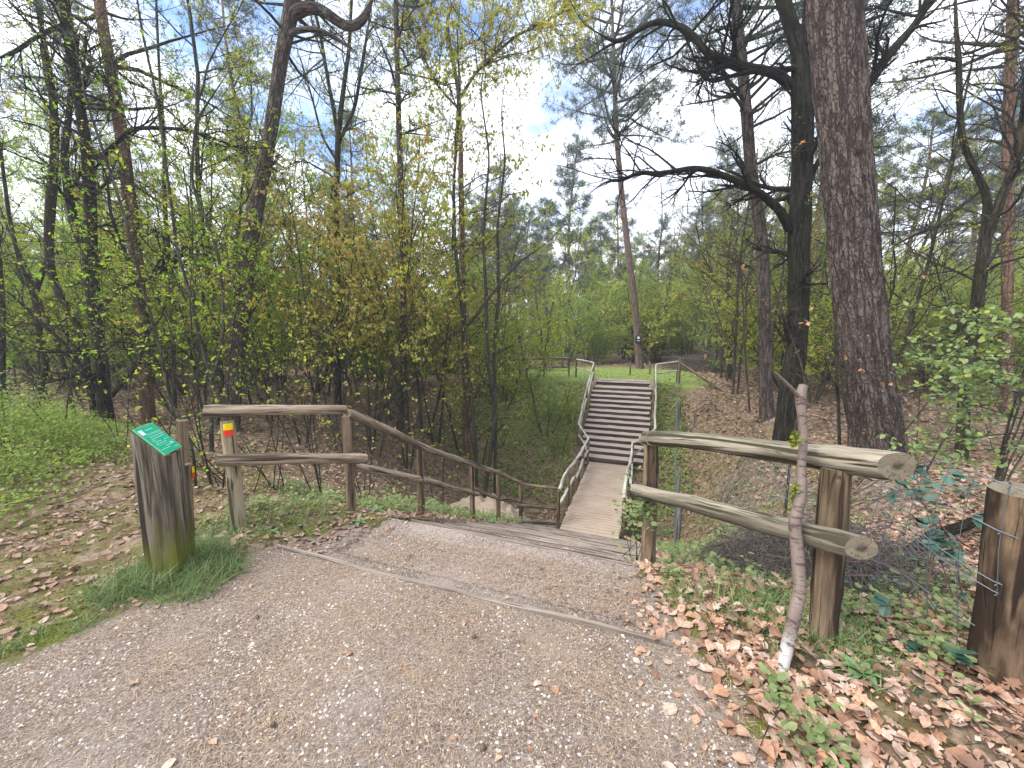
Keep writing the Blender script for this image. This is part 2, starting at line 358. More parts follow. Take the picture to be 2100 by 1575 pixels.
# birch
m, nt, b = mat('birch_bark', .6, .3)
g = grain(nt, 16, 55)
lent = ramp(nt, noise(nt, g, 1, 4, .7), [(.54, (0,)*3), (.6, (1,)*3)])
c = mixc(nt, noise(nt, grain(nt, 20, 8), 1, 5), (.09, .06, .048), (.27, .21, .175))
wz = nt.nodes.new('ShaderNodeSeparateXYZ'); nt.links.new(objco(nt), wz.inputs[0])
c = mixc(nt, ramp(nt, wz.outputs[2], [(.10, (1,)*3), (.2, (0,)*3)]), c, (.46, .44, .41))
c = mixc(nt, math_(nt, 'MULTIPLY', lent, .8), c, (.05, .035, .03)); nt.links.new(c, b.inputs['Base Color'])
bump(nt, b, lent, .4, .004); M['birch'] = m
# gravel / dirt colour function shared by path, treads and ground
def gravel_nodes(nt, sc=1.):
    co = objco(nt, (sc, sc, sc))
    v1 = nt.nodes.new('ShaderNodeTexVoronoi'); v1.inputs['Scale'].default_value = 75; nt.links.new(co, v1.inputs['Vector'])
    sel = nt.nodes.new('ShaderNodeSeparateColor'); nt.links.new(v1.outputs['Color'], sel.inputs[0])
    peb = ramp(nt, v1.outputs['Distance'], [(.28, (1,)*3), (.42, (0,)*3)])
    use = math_(nt, 'GREATER_THAN', sel.outputs[0], .7)
    use = math_(nt, 'MULTIPLY', use, peb)
    pc = ramp(nt, sel.outputs[1], [(0, (.30, .24, .19)), (.35, (.48, .40, .32)), (.7, (.52, .47, .41)), (1, (.62, .59, .54))])
    n1 = noise(nt, co, 62, 7, .85); n2 = noise(nt, co, 1.6, 5, .6); n3 = noise(nt, co, 22, 5, .7)
    base = ramp(nt, n1, [(.36, (.05, .036, .028)), (.5, (.225, .175, .142)), (.64, (.46, .385, .32))])
    base = mixc(nt, ramp(nt, n2, [(.45, (0,)*3), (.64, (.45,)*3)]), base, (.40, .34, .295))
    base = mixc(nt, ramp(nt, n3, [(.3, (.7,)*3), (.5, (0,)*3)]), base, (.12, .08, .06))
    c = mixc(nt, use, base, pc)
    h = math_(nt, 'ADD', math_(nt, 'MULTIPLY', use, .8), n1)
    return c, h
m, nt, b = mat('gravel_dirt', .9, .2); c, h = gravel_nodes(nt); nt.links.new(c, b.inputs['Base Color']); bump(nt, b, h, .8, .008); M['gravel'] = m
m, nt, b = mat('dusty_plank', .9, .15); g = objco(nt)
c = mixc(nt, noise(nt, g, 40, 6, .7), (.30, .225, .165), (.56, .46, .36)); c = mixc(nt, ramp(nt, noise(nt, g, 2.5, 5, .7), [(.4, (0,)*3), (.65, (.8,)*3)]), c, (.36, .265, .20))
nt.links.new(c, b.inputs['Base Color']); bump(nt, b, noise(nt, g, 80, 4), .4, .004); M['plank'] = m
m, nt, b = mat('dusty_tread', .95, .1); g = objco(nt)
c = mixc(nt, noise(nt, g, 45, 6, .75), (.27, .205, .165), (.55, .46, .385)); nt.links.new(c, b.inputs['Base Color']); M['tread'] = m
m, nt, b = mat('sand', .95, .1); g = objco(nt)
c = mixc(nt, noise(nt, g, 9, 6, .7), (.33, .26, .18), (.52, .43, .32)); nt.links.new(c, b.inputs['Base Color']); bump(nt, b, noise(nt, g, 14, 6, .7), .8, .08); M['sand'] = m
# terrain material
m, nt, b = mat('woodland_ground', .95, .1)
co = objco(nt); gc, gh = gravel_nodes(nt)
vl = nt.nodes.new('ShaderNodeTexVoronoi'); vl.inputs['Scale'].default_value = 14; vl.inputs['Randomness'].default_value = 1; nt.links.new(co, vl.inputs['Vector'])
sl = nt.nodes.new('ShaderNodeSeparateColor'); nt.links.new(vl.outputs['Color'], sl.inputs[0])
lit = ramp(nt, sl.outputs[0], [(0, (.10, .062, .042)), (.3, (.20, .125, .085)), (.6, (.30, .20, .14)), (.85, (.36, .27, .2)), (1, (.16, .10, .07))])
lit = mixc(nt, ramp(nt, noise(nt, co, 30, 6, .7), [(.3, (.8,)*3), (.55, (0,)*3)]), lit, (.05, .035, .025))
mossc = ramp(nt, noise(nt, co, 60, 6, .7), [(.3, (.05, .06, .012)), (.5, (.13, .14, .03)), (.7, (.22, .22, .06))])
grc = ramp(nt, noise(nt, co, 50, 6, .8), [(.3, (.13, .17, .05)), (.5, (.24, .32, .08)), (.7, (.34, .40, .13))])
at = nt.nodes.new('ShaderNodeAttribute'); at.attribute_name = 'mask'; sa = nt.nodes.new('ShaderNodeSeparateColor'); nt.links.new(at.outputs['Color'], sa.inputs[0])
mosk = math_(nt, 'MULTIPLY', sa.outputs[1], ramp(nt, noise(nt, co, 3.5, 5, .7), [(.42, (0,)*3), (.58, (1,)*3)]))
c = mixc(nt, mosk, lit, mossc)
c = mixc(nt, math_(nt, 'MULTIPLY', sa.outputs[2], ramp(nt, noise(nt, co, 2.5, 5, .7), [(.3, (0,)*3), (.45, (1,)*3)])), c, grc)
pk = ramp(nt, math_(nt, 'ADD', sa.outputs[0], math_(nt, 'MULTIPLY', math_(nt, 'SUBTRACT', noise(nt, co, 9, 5, .7), .5), .6)), [(.42, (0,)*3), (.56, (1,)*3)])
c = mixc(nt, pk, c, gc)
nt.links.new(c, b.inputs['Base Color'])
h = math_(nt, 'ADD', math_(nt, 'MULTIPLY', gh, .5), math_(nt, 'MULTIPLY', noise(nt, co, 25, 6, .8), 1.2))
bump(nt, b, h, .8, .02); M['ground'] = m
# ------------------------------------------------------------------ terrain mesh
def grid_axis(n, lo, hi, k):
    u = np.linspace(-1, 1, n); v = np.sinh(u*k)/math.sinh(k); return np.where(v < 0, -v*lo, v*hi)
gx = np.unique(np.concatenate([grid_axis(420, -170, 170, 6.0)]))
gy = np.unique(np.concatenate([np.linspace(-60, 0, 16), 3+grid_axis(460, -3, 130, 5.4)])); gy = gy[gy > -60.1]
X, Y = np.meshgrid(gx, gy); Z = terrain(X, Y)
mb = MB(); nx, ny = len(gx), len(gy)
ii = np.arange(ny-1)[:, None]*nx+np.arange(nx-1)[None]
mb.add(np.stack([X, Y, Z], -1), np.stack([ii, ii+1, ii+nx+1, ii+nx], -1).reshape(-1, 4))
ground = mb.build('ground', M['ground'], kind='structure', label='brown leaf-littered woodland ground sloping into the gully')
S_, T_ = st(X, Y); PD = poly_dist(X, Y, PATHP)
pmask = np.clip(.5+PD*2.5, 0, 1)
moss = np.clip(sm(.9, .1, np.abs(PD))*1.0+.4*sm(-1.5, -2.2, X)*sm(8, 6, Y)+.45*sm(18, 12, Y)*sm(9, 13, S_)*sm(-7, 0, T_)*sm(6, 0, T_)+.22, 0, 1)
grm = sm(17.6, 18.4, S_)*sm(-9, -4, T_)*sm(4.5, 2.6, T_)*sm(27, 24, S_)
grm = np.maximum(grm, .45*sm(12.5, 15.5, S_)*sm(-7, -4, T_)*sm(-1, -2, T_)*sm(21, 18, S_))
pmask = np.maximum(pmask, sm(17.8, 18.0, S_)*sm(19.6, 19.0, S_)*sm(2.0, 1.5, np.abs(T_)))
ca = ground.data.attributes.new('mask', 'FLOAT_COLOR', 'POINT')
ca.data.foreach_set('color', np.stack([pmask, moss, grm, np.ones_like(moss)], -1).astype(np.float32).ravel())
# ------------------------------------------------------------------ logs
def AX3(d):
    d = np.asarray(d, float); d /= np.linalg.norm(d); up = np.array([0, 0, 1.])
    y = np.cross(up, d); y /= np.linalg.norm(y); return np.stack([d, y, np.cross(d, y)])
LS = [0]
def log(a, b, r, name, root, m='log', bend=.02, r2=None, k=18, bev=None, cap='endg', label=None, slant=0):
    a = np.asarray(a, float); b = np.asarray(b, float); LS[0] += 1; s = LS[0]
    L = np.linalg.norm(b-a); n = max(6, int(L/.06)); tt = np.linspace(0, 1, n)
    pts = a+(b-a)*tt[:, None]; r2 = r if r2 is None else r2
    off = np.stack([fbm(tt*L*1.1+s*3.3, tt*0+s), fbm(tt*0+s*5, tt*L*1.1+s), fbm(tt*L*1.1+s*9.1, tt*0+s*2)], -1)*bend*2.5
    off -= off[:1]*(1-tt[:, None])+off[-1:]*tt[:, None]
    pts = pts+off; knots = [tt_ for tt_ in np.random.default_rng(s).random(max(1, int(L/.55)))]
    rad = (r+(r2-r)*tt)*(1+.14*fbm(tt*L*3+s, tt*0+s*1.7)+sum(.10*np.exp(-((tt-q_)*L/.035)**2) for q_ in knots))
    rad[0] *= .93; rad[-1] *= .93
    mb = MB(); mb.tube(pts, rad, k, 0, True, 1, rough=.20, seed=s)
    if slant:
        ax_ = (b-a)/L; p_ = np.array([-ax_[1], ax_[0], 0]); c_ = pts[-1]; vv = mb.v[0]; end = vv[-k:]; o_ = ((end-c_)@p_)*slant+abs(slant)*r2*.6; vv[-k:] = end+o_[:, None]*ax_
        cv_ = mb.v[2]; o2 = ((cv_-c_)@p_)*slant+abs(slant)*r2*.6; mb.v[2] = (cv_+o2[:, None]*ax_).astype(np.float32)
    return part(mb, name, [M[m], M[cap]], root, label)
def Q(s, t, z=None, dz=0):
    x, y = xy(s, t); return np.array([x, y, (float(terrain(x, y)) if z is None else z)+dz])
def P3(u, v, y): return P(u, v, y)
def stairz(s): return float(np.interp(s, [0, 2.82, 8.54, 13.7, 18.0], [0, -.15, ZB, ZB, ZF]))
# near left fence -------------------------------------------------------------------------
lf = thing('log_fence', 'brown round log fence on left of path running down beside the near steps', 'fence', Q(2.04, -1.94))
P1b = hit(490, 1080); y1 = P1b[1]; P1t = P(466, 862, y1)
P2 = np.array(Q(2.84, -1.51)); P2t = np.array([P2[0], P2[1], .86])
mpost = log(P1b-np.array([0, 0, .15]), P1t, .058, 'post', lf, 'postl', .004, .05, label='pale post carrying the yellow and red marker')
log(P2-np.array([0, 0, .15]), P2t-np.array([0, 0, .05]), .042, 'post', lf, 'post', .004)
r_end = P(418, 844, y1-.05); r_in = P2t+np.array([.04, -.07, .03])
log(r_end, r_in, .05, 'rail', lf, 'log', .012, .042)
lo_a = P(446, 944, y1-.12); lo_b = P(752, 940, P2[1]-.10)
log(lo_a, lo_b, .05, 'rail', lf, 'log', .008, .045)
# stair rail: tops as pixels on the plane t = -1.5
def on_t(u, v, t):
    a, f, z = ray(u, v)
    k = (t-T0)/(T[0]*a+T[1]*f); return np.array([a*k, f*k, CAMH+z*k])
tp = [on_t(712, 848, -1.5), on_t(860, 913, -1.5), on_t(968, 952, -1.5), on_t(1022, 968, -1.5), on_t(1068, 990, -1.5)]
corner = on_t(1143, 1003, -.80)
full = np.array(tp)
for i in range(len(tp)-1):
    pass
def chain(pts, r, name, root, m, r2=None, k=14, bend=.03):
    """one long bent pole through given points"""
    pts = np.asarray(pts, float); LS[0] += 1; s = LS[0]
    L = np.concatenate([[0], np.cumsum(np.linalg.norm(np.diff(pts, axis=0), axis=1))])
    n = max(8, int(L[-1]/.08)); q = np.linspace(0, L[-1], n)
    pp = np.stack([np.interp(q, L, pts[:, i]) for i in range(3)], -1)
    for _ in range(3): pp[1:-1] = (pp[:-2]+2*pp[1:-1]+pp[2:])/4
    pp[1:-1, 2] += bend*fbm(q[1:-1]*1.3+s*3, q[1:-1]*0+s)*1.5; pp[1:-1, 0] += bend*fbm(q[1:-1]*1.1, q[1:-1]*0+s*2)*1.5
    r2 = r if r2 is None else r2
    rad = np.linspace(r, r2, n)*(1+.12*fbm(q*3+s, q*0+s))
    mb = MB(); mb.tube(pp, rad, k, 0, True, 1, rough=.12, seed=s); return part(mb, name, [M[m], M['endg']], root)
chain(tp, .046, 'rail', lf, 'log', .036)
lows = [on_t(724, 955, -1.5)+0, on_t(865, 985, -1.5), on_t(980, 1013, -1.5)]
chain(lows, .044, 'rail', lf, 'log', .036)
chain([on_t(968, 1000, -1.53), on_t(1022, 1022, -1.53), on_t(1075, 1030, -1.53)], .036, 'rail', lf, 'log', .03)
for i, p in enumerate(tp[1:]):
    g = float(terrain(p[0], p[1])); base = min(g, p[2]-.8)
    log((p[0], p[1], base-.15), (p[0], p[1], p[2]-.03), .042, 'post', lf, 'post', .004)
cb = np.array([corner[0], corner[1], ZB-.25])
log(tp[-1]+np.array([-.1, .0, .0]), corner+np.array([.05, 0, 0]), .034, 'rail', lf, 'log', .01)
log(on_t(1060, 1036, -1.5), on_t(1146, 1043, -.80), .036, 'rail', lf, 'log', .01)
log(on_t(1062, 1068, -1.5), on_t(1145, 1074, -.80), .04, 'rail', lf, 'greypost', .01)
# near right fence -------------------------------------------------------------------------
rf = thing('log_fence', 'thick greenish log fence with two rails on right of the near steps', 'fence', Q(2.9, 1.25))
R1b = hit(1332, 1158); R1t = P(1335, 895, R1b[1]); R2b = hit(1690, 1305); R2t = P(1714, 958, R2b[1])
log(R1b-np.array([0, 0, .2]), R1t, .058, 'post', rf, 'post', .006, .052)
log(R2b-np.array([0, 0, .2]), R2t, .068, 'post', rf, 'post', .006, .064)
ra = P(1322, 898, R1b[1]-.02)
rb = P(1822, 953, R2b[1]-.16)
log(ra, rb, .05, 'rail', rf, 'logg', .03, .066, k=24, slant=.75)
log(P(1300, 1003, R1b[1]-.02), P(1750, 1120, R2b[1]-.19), .045, 'rail', rf, 'logg', .025, .058, k=24, slant=.8)
log(P(1322, 901, R1b[1]+.45), P(1338, 899, R1b[1]-.10), .055, 'rail', rf, 'log', .004)
# right stair railing going down behind the first post
chain([P(1330, 905, R1b[1]+.45), Q(5.5, 1.24, stairz(5.5)+.85), Q(8.3, 1.28, ZB+1.0)], .042, 'rail', rf, 'log', .036)
for s in (4.4, 6.2, 8.2):
    log(Q(s, 1.24, dz=-.15), Q(s, 1.24, stairz(s)+.86), .042, 'post', rf, 'post', .004)
log(Q(8.3, 1.3, ZB+.98), Q(8.62, .84, ZB+.92), .034, 'rail', rf, 'log', .01)
log(Q(8.3, 1.3, ZB+.5), Q(8.62, .84, ZB+.45), .034, 'rail', rf, 'log', .01)
log(Q(8.3, 1.3, ZB+.08), Q(8.62, .84, ZB+.05), .034, 'rail', rf, 'log', .01)
# footbridge --------------------------------------------------------------------------------
br = thing('footbridge', 'dusty plank footbridge over the gully between the two flights of steps', 'bridge', Q(11.1, 0, ZB))
axS = np.array([[T[0], T[1], 0], [A[0], A[1], 0], [0, 0, 1.]])
mb = MB(); n = 37
for i in range(n):
    s = 8.56+(i+.5)*(13.7-8.56)/n; x, y = xy(s, .02)
    mb.box((x, y, ZB-.02+rnd.uniform(-.003, .003)), (.70+rnd.uniform(-.02, .02), .061, .02), axS)
part(mb, 'deck', M['plank'], br)
for t in (-.55, .59):
    x, y = xy(11.15, t); mb = MB(); mb.box((x, y, ZB-.15), (.06, 2.75, .10), axS); part(mb, 'beam', M['riser'], br)
for side, t in (('l', -.74), ('r', .79)):
    m_ = 'log' if side == 'l' else 'logfar'
    zt = ZB+.9
    ss = [8.75, 10.0, 11.3, 12.5, 13.6]
    for s in ss: log(Q(s, t, ZB-.35), Q(s, t, zt-.02), .042, 'post', br, 'post', .004)
    chain([Q(8.72, t, zt), Q(10.0, t-.03, zt+.03), Q(11.6, t+.02, zt-.02), Q(13.65, t, zt)], .042, 'rail', br, 'logfar', .036, bend=.05)
    chain([Q(8.72, t-.03, ZB+.45), Q(10.9, t, ZB+.42)], .042, 'rail', br, 'logfar', .036, bend=.05)
    chain([Q(10.8, t+.04, ZB+.45), Q(13.65, t, ZB+.45)], .042, 'rail', br, 'logfar', .036, bend=.05)
# near steps --------------------------------------------------------------------------------
ns = thing('steps', 'near flight of gravel steps with worn edging boards going down to the bridge', 'steps', Q(2.0, 0, 0))
def board(s, t0, t1, z, h, th, name, root, m):
    x, y = xy(s, (t0+t1)/2); mb = MB(); n = 14; L = (t1-t0)
    for sub in [0]:
        tt = np.linspace(-L/2, L/2, n); 
        v = []; g = []
        for q in tt:
            w = .006*math.sin(q*2+s*9)+.004*math.sin(q*7+s)
            for a, c in ((-th/2, -h), (th/2, -h), (th/2, 0), (-th/2, 0)):
                v.append(np.array([x, y, z])+axS[0]*q+axS[1]*(a+w)+axS[2]*(c+w*.5)); g.append((a, c, q+s*3))
        v = np.array(v); i = np.arange(n-1)[:, None]*4; j = np.arange(4)[None]
        f = np.stack([i+j, i+(j+1) % 4, i+4+(j+1) % 4, i+4+j], -1).reshape(-1, 4)
        mb.add(v, [f, np.array([(3, 2, 1, 0)]), np.array([(4*n-4, 4*n-3, 4*n-2, 4*n-1)])], 0, g, smooth=False)
    return part(mb, name, M[m], root)
def tread(s0, s1, t0, t1, z, name, root, m='gravel', th=.1, slope=0):
    x, y = xy((s0+s1)/2, (t0+t1)/2); mb = MB()
    nx_, ny_ = 24, max(3, int((s1-s0)/.08))
    a = np.linspace(-(t1-t0)/2, (t1-t0)/2, nx_); b_ = np.linspace(-(s1-s0)/2, (s1-s0)/2, ny_)
    Aa, Bb = np.meshgrid(a, b_); v = np.array([x, y, z])+Aa[..., None]*axS[0]+Bb[..., None]*axS[1]
    v[..., 2] += .018*fbm(Aa*4+s0*7, Bb*4+s0)*2 - .012*(1-((Bb/((s1-s0)/2))**2)) + slope*(Bb/(s1-s0)+.5)
    i = np.arange(ny_-1)[:, None]*nx_+np.arange(nx_-1)[None]
    mb.add(v, np.stack([i, i+1, i+nx_+1, i+nx_], -1).reshape(-1, 4))
    mb.box((x, y, z-th-.03), ((t1-t0)/2-.002, (s1-s0)/2-.002, th), axS)
    return part(mb, name, M[m], root)
board(1.97, -1.44, 1.35, .004, .14, .028, 'step_edge', ns, 'board')
NS = 17; S0 = 2.84; DS = (8.5-S0)/NS; DZ = (ZB+.17)/NS
tread(1.99, S0, -1.32, 1.32, -.135, 'tread', ns)
board(S0, -1.28, 1.2, -.132, .17, .028, 'step_edge', ns, 'board')
for i in range(1, NS+1):
    s = S0+DS*i; z = -.145+DZ*i
    w = 1.22
    tread(s-DS+.018, s, -w, w+.05, z-.004, 'tread', ns)
    board(s, -w+rnd.uniform(-.05, .05), w+.05+rnd.uniform(-.05, .05), z, .19, .028, 'step_edge', ns, 'board')
# far steps ---------------------------------------------------------------------------------
fs = thing('steps', 'far flight of steps with dark risers climbing the opposite bank', 'steps', Q(13.7, .1, ZB))
NF = 15; DF = (17.55-13.7)/(NF-1); HF = (ZF-ZB)/NF
for i in range(NF):
    s = 13.72+DF*i if i < NF-1 else 18.05
    z0 = ZB+HF*i; z1 = z0+HF; sn = 13.72+DF*(i+1) if i < NF-2 else (18.05 if i == NF-2 else 19.3)
    wl, wr = -1.12+.03*math.sin(i), 1.34+.03*math.cos(i*2)
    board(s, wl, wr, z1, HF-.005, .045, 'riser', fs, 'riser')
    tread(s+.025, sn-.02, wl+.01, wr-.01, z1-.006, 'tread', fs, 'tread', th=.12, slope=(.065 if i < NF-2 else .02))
for side, t, tt in (('l', -1.24, -.74), ('r', 1.50, .82)):
    o = thing('handrail', ('pale pole handrail on left of the far steps' if side == 'l' else 'pale pole handrail on right of the far steps'), 'handrail', Q(14.4, t), group='handrails of the far steps')
    zt = lambda s: float(np.interp(s, [13.7, 18.0], [ZB, ZF]))+.86
    sg = -1 if side == 'l' else 1
    pts = [(13.62, tt, ZB+.88), (14.35, t, zt(14.35)+.0), (16.3, t, zt(16.3)), (18.25, t, ZF+.86), (19.0, t+sg*.95, ZF+.95)]
    for (s, q, z) in pts[1:]:
        log(Q(s, q, dz=-.15), Q(s, q, z-.02), .045, 'post', o, 'post', .004)
    for dz in (0, -.42):
        for i in range(4):
            a, c = pts[i], pts[i+1]
            log(Q(a[0], a[1], a[2]+dz), Q(c[0], c[1], c[2]+dz), .037, 'rail', o, 'logfar', .02, .034, k=10, cap='logfar')
# far left rail fence
ff = thing('rail_fence', 'small dark rail fence in the grass left of the far steps top', 'fence', hit(1150, 790))
fa, fb = hit(1075, 792), hit(1188, 790); fb = Q(19.2, -2.6)
fa = Q(18.2, -6.2)
for k in range(4):
    p = fa+(fb-fa)*k/3; p[2] = float(terrain(p[0], p[1])); log(p-np.array([0, 0, .2]), p+np.array([0, 0, .95]), .045, 'post', ff, 'post', .004, k=8)
for dz in (.95, .5): 
    for k in range(2):
        a = fa+(fb-fa)*k/2; c = fa+(fb-fa)*(k+1)/2
        log(a+np.array([0, 0, dz]), c+np.array([0, 0, dz-.02]), .045, 'rail', ff, 'greypost', .03, k=8)
# stakes beside the far pine
for k, (u, v, lb) in enumerate(((1292, 768, 'short wooden stake standing left of the far leaning pine'), (1332, 768, 'short wooden stake standing right of the far leaning pine'))):
    b0 = hit(u, v); o = thing('wooden_stake', lb, 'stake', b0, 'stakes by the far leaning pine'); log(b0-np.array([0, 0, .1]), b0+np.array([0, 0, .72]), .045, 'post', o, 'post', .003, k=8)
# wire fence posts along the right of the far steps
wf = thing('wire_fence', 'grey posted wire fence climbing the bank to the right of the far steps', 'fence', Q(18.4, 2.5))
wp = [P(1394, 742, 17.0), P(1395, 800, 13.5), P(1398, 880, 10.5), P(1402, 905, 8.6)]
for i, p in enumerate(wp):
    g = float(terrain(p[0], p[1])); p[2] = max(g+1.15, min(p[2], g+1.5)) ; log((p[0], p[1], g-.2), p, .055, 'post', wf, 'greypost' if i else 'post', .01, k=10)
st0 = wp[0]; log(st0-np.array([0, 0, .15]), Q(17.6, 4.1, dz=-.02), .05, 'brace', wf, 'post', .01, k=8)
mb = MB()
for h in np.linspace(.08, 1.1, 7):
    pts = []
    for p in wp: g = float(terrain(p[0], p[1])); pts.append((p[0]-.06, p[1], g+h))
    mb.tube(pts, .0035, 3)
part(mb, 'wire_mesh', M['wire'], wf)
# ------------------------------------------------------------------ information post
def ip(u, v, y): return P(u, v, y)
Ab, Bb_ = np.array([-2.37, 2.31, 0.]), np.array([-2.20, 2.355, 0.])
e1 = Bb_-Ab; e2 = np.array([-e1[1], e1[0], 0])/np.linalg.norm(e1)*.215; 
Cb_, Db_ = Bb_+e2, Ab+e2
info = thing('information_post', 'chunky weathered timber post with slanted top and mossy foot in a grass tuft', 'sign post', (Ab+Cb_)/2)
mb = MB(); nl = 46
ez, ex = 1.0, .815
rows = []; grs = []
for i in range(nl+1):
    f = i/nl; row = []; gr = []
    for (pa, pb, za, zb_) in ((Ab, Bb_, ez, ex), (Bb_, Cb_, ex, ex), (Cb_, Db_, ex, ez), (Db_, Ab, ez, ez)):
        for q in range(6):
            k = q/6; p = pa+(pb-pa)*k; zt_ = za+(zb_-za)*k
            c0 = (Ab+Cb_)/2; z = -.15+(zt_+.15)*f
            d = p-c0; rr = 1-.05*(1 if q == 0 else 0)+.03*float(fbm(d[0]*20+z*.4, d[1]*20+z*2, 3))
            wob = .012*float(fbm(z*3+d[0]*12, d[1]*12+1.3, 3))
            row.append(c0+d*rr*(1+.04*(1-f))+np.array([wob, wob, z])); gr.append((d[0], d[1], z))
    rows.append(row); grs.append(gr)
V_ = np.array(rows).reshape(-1, 3); k = 24
i = np.arange(nl)[:, None]*k; j = np.arange(k)[None]
mb.add(V_, np.stack([i+j, i+(j+1) % k, i+k+(j+1) % k, i+k+j], -1).reshape(-1, 4), 0, np.array(grs).reshape(-1, 3), smooth=False)
top = V_[-k:]; mb.add(top, [np.arange(k)[None]], 0, top, smooth=False)
part(mb, 'timber', M['sleeper'], info)
tA, tB, tC, tD = top[0], top[6], top[12], top[18]
ux = (tD-tA)/np.linalg.norm(tD-tA); uy = (tB-tA)/np.linalg.norm(tB-tA); un = np.cross(uy, ux); un /= np.linalg.norm(un)
if un[2] < 0: un = -un
cen = (tA+tB+tC+tD)/4+un*.008
wX, wY = np.linalg.norm(tD-tA)*.5*.97, np.linalg.norm(tB-tA)*.5*.95
axP = np.stack([ux, uy, un])
mb = MB(); mb.box(cen, (wX, wY, .004), axP); plate = part(mb, 'sign_plate', M['signb'], info); ORG[plate.name] = ORG[info.name]
mb = MB(); mb.box(cen+un*.0045, (wX*.93, wY*.95, .0012), axP); part(mb, 'sign_face', M['signg'], plate)
mb = MB()
# rows of pale print run across the narrow side (ux), stacked down the slope (uy)
def pr(cx, cy, hx, hy, mb_): mb_.box(cen+ux*cx*wX+uy*cy*wY+un*.0063, (hx*wX, hy*wY, .0004), axP)
def printline(cy, x0, x1, h):
    x = x0
    while x < x1:
        w = rnd.uniform(.05, .16)
        n_ = max(1, int(w/.03))
        for q in range(n_):
            if x+q*.034 < x1: pr(x+q*.034, cy+rnd.uniform(-.003, .003), .012, h*rnd.uniform(.7, 1), mb)
        x += n_*.034+.035
printline(-.68, -.25, .45, .045)
for cy, x0, x1 in ((-.42, -.5, .8), (-.22, -.55, .8), (-.08, -.6, .7), (.03, -.75, -.4), (.16, -.7, .0), (.16, .3, .8), (.30, -.75, .3), (.55, -.1, .8), (.68, -.8, .1), (.8, .45, .85)): printline(cy, x0, x1, .032)
pr(0, -.33, .86, .008, mb); pr(0, .42, .86, .008, mb)
part(mb, 'print', M['signw'], plate)
mb = MB(); pr(-.72, -.62, .18, .17, mb); pr(.55, .5, .08, .04, mb); part(mb, 'white_patch', M['white'], plate)
# short posts behind it
b0 = hit(375, 1010); o = thing('wooden_post', 'reddish brown post standing behind the green sign post', 'post', b0)
log(b0-np.array([0, 0, .2]), P(374, 862, b0[1]), .048, 'post_shaft', o, 'post', .005)
b1 = hit(385, 1105); o2 = thing('marker_post', 'small square marker stake behind the sign post with yellow and red plate on its side', 'post', b1)
mb = MB(); pt = P(381, 952, b1[1]); mb.tube(np.linspace(b1-np.array([0, 0, .2]), pt, 10), .036, 6, 0, True, rough=.05); part(mb, 'shaft', M['post'], o2)
mb = MB(); mb.box(P(397, 968, b1[1]+.02)+np.array([0, 0, .02]), (.003, .011, .022), AX3((1, .25, 0))); part(mb, 'yellow_half', M['yellow'], o2)
mb = MB(); mb.box(P(397, 968, b1[1]+.02)-np.array([0, 0, .024]), (.003, .011, .022), AX3((1, .25, 0))); part(mb, 'red_half', M['red'], o2)
# trail marker on the fence post (top-level plate nailed on: part of the fence)
mkc = P(471, 883, y1-.062)
for (dz, mm, nm) in ((.0265, 'yellow', 'marker_yellow'), (-.0265, 'red', 'marker_red')):
    mb = MB(); n = 8; th = np.linspace(-.62, .62, n); rr = .056
    c0 = (P1b+(P1t-P1b)*.9); v = []
    tow = -np.array([c0[0], c0[1], 0]); tow /= np.linalg.norm(tow); side_ = np.array([-tow[1], tow[0], 0])
    for a in th:
        pnt = np.array([c0[0], c0[1], 0])+rr*(math.cos(a)*tow+math.sin(a)*side_)
        tr = .35*max(0, -a-.35)*.05
        z0 = mkc[2]+dz; v += [pnt+np.array([0, 0, z0-.0262+(tr if dz < 0 else 0)]), pnt+np.array([0, 0, z0+.0262-(tr if dz > 0 else 0)])]
    v = np.array(v); v2 = v+np.tile(tow*.0025, (len(v), 1))
    i = np.arange(n-1)*2; f = np.stack([i, i+2, i+3, i+1], -1)
    mb.add(np.vstack([v, v2]), [f[:, ::-1], f+2*n, np.array([(0, 1, 2*n+1, 2*n), (2*n-2, 4*n-2, 4*n-1, 2*n-1)]), np.stack([i, i+2*n, i+2+2*n, i+2], -1), np.stack([i+1, i+3, i+3+2*n, i+1+2*n], -1)], smooth=False)
    ORG[mpost.name] = ORG[lf.name]; part(mb, nm, M[mm], mpost)
# ------------------------------------------------------------------ thick post with wire on the right
c3 = np.array([2.33, 1.62]); g3 = float(terrain(*c3))
tpst = thing('fence_post', 'thick split timber post wrapped in wire at the right edge', 'post', (c3[0], c3[1], g3))
mb = MB(); zz = np.linspace(-.25, .93, 40)
pts = np.stack([np.full(40, c3[0])-.035*zz, np.full(40, c3[1]), g3+zz], -1)
mb.tube(pts, np.linspace(.122, .125, 40), 36, 0, True, 1, rough=.10, seed=41); part(mb, 'shaft', [M['bigpost'], M['endg']], tpst)
nf = thing('wire_netting', 'rusty wire netting strung from the thick right post into the brushwood', 'netting', (c3[0], c3[1], g3))
mb = MB()
line = np.array([(c3[0]+.02, c3[1]-.15), (c3[0]-.16, c3[1]+.0), (2.30, 2.35), (2.42, 3.1), (2.3, 4.0)])
LL = np.concatenate([[0], np.cumsum(np.linalg.norm(np.diff(line, axis=0), axis=1))])
def npt(q, h, j=0):
    x = np.interp(q, LL, line[:, 0]); y = np.interp(q, LL, line[:, 1]); g = float(terrain(x, y))
    sag = .06*math.sin(q*3.1+h*4)+.25*sm(.6, 2.4, q)*h
    return (x+.04*math.sin(q*4+h*5), y, g+h-sag)
hs = [.12, .28, .48, .52, .72, .90]
qs = np.linspace(0, LL[-1], 26)
for h in hs: mb.tube([npt(q, h) for q in qs], .0028, 4)
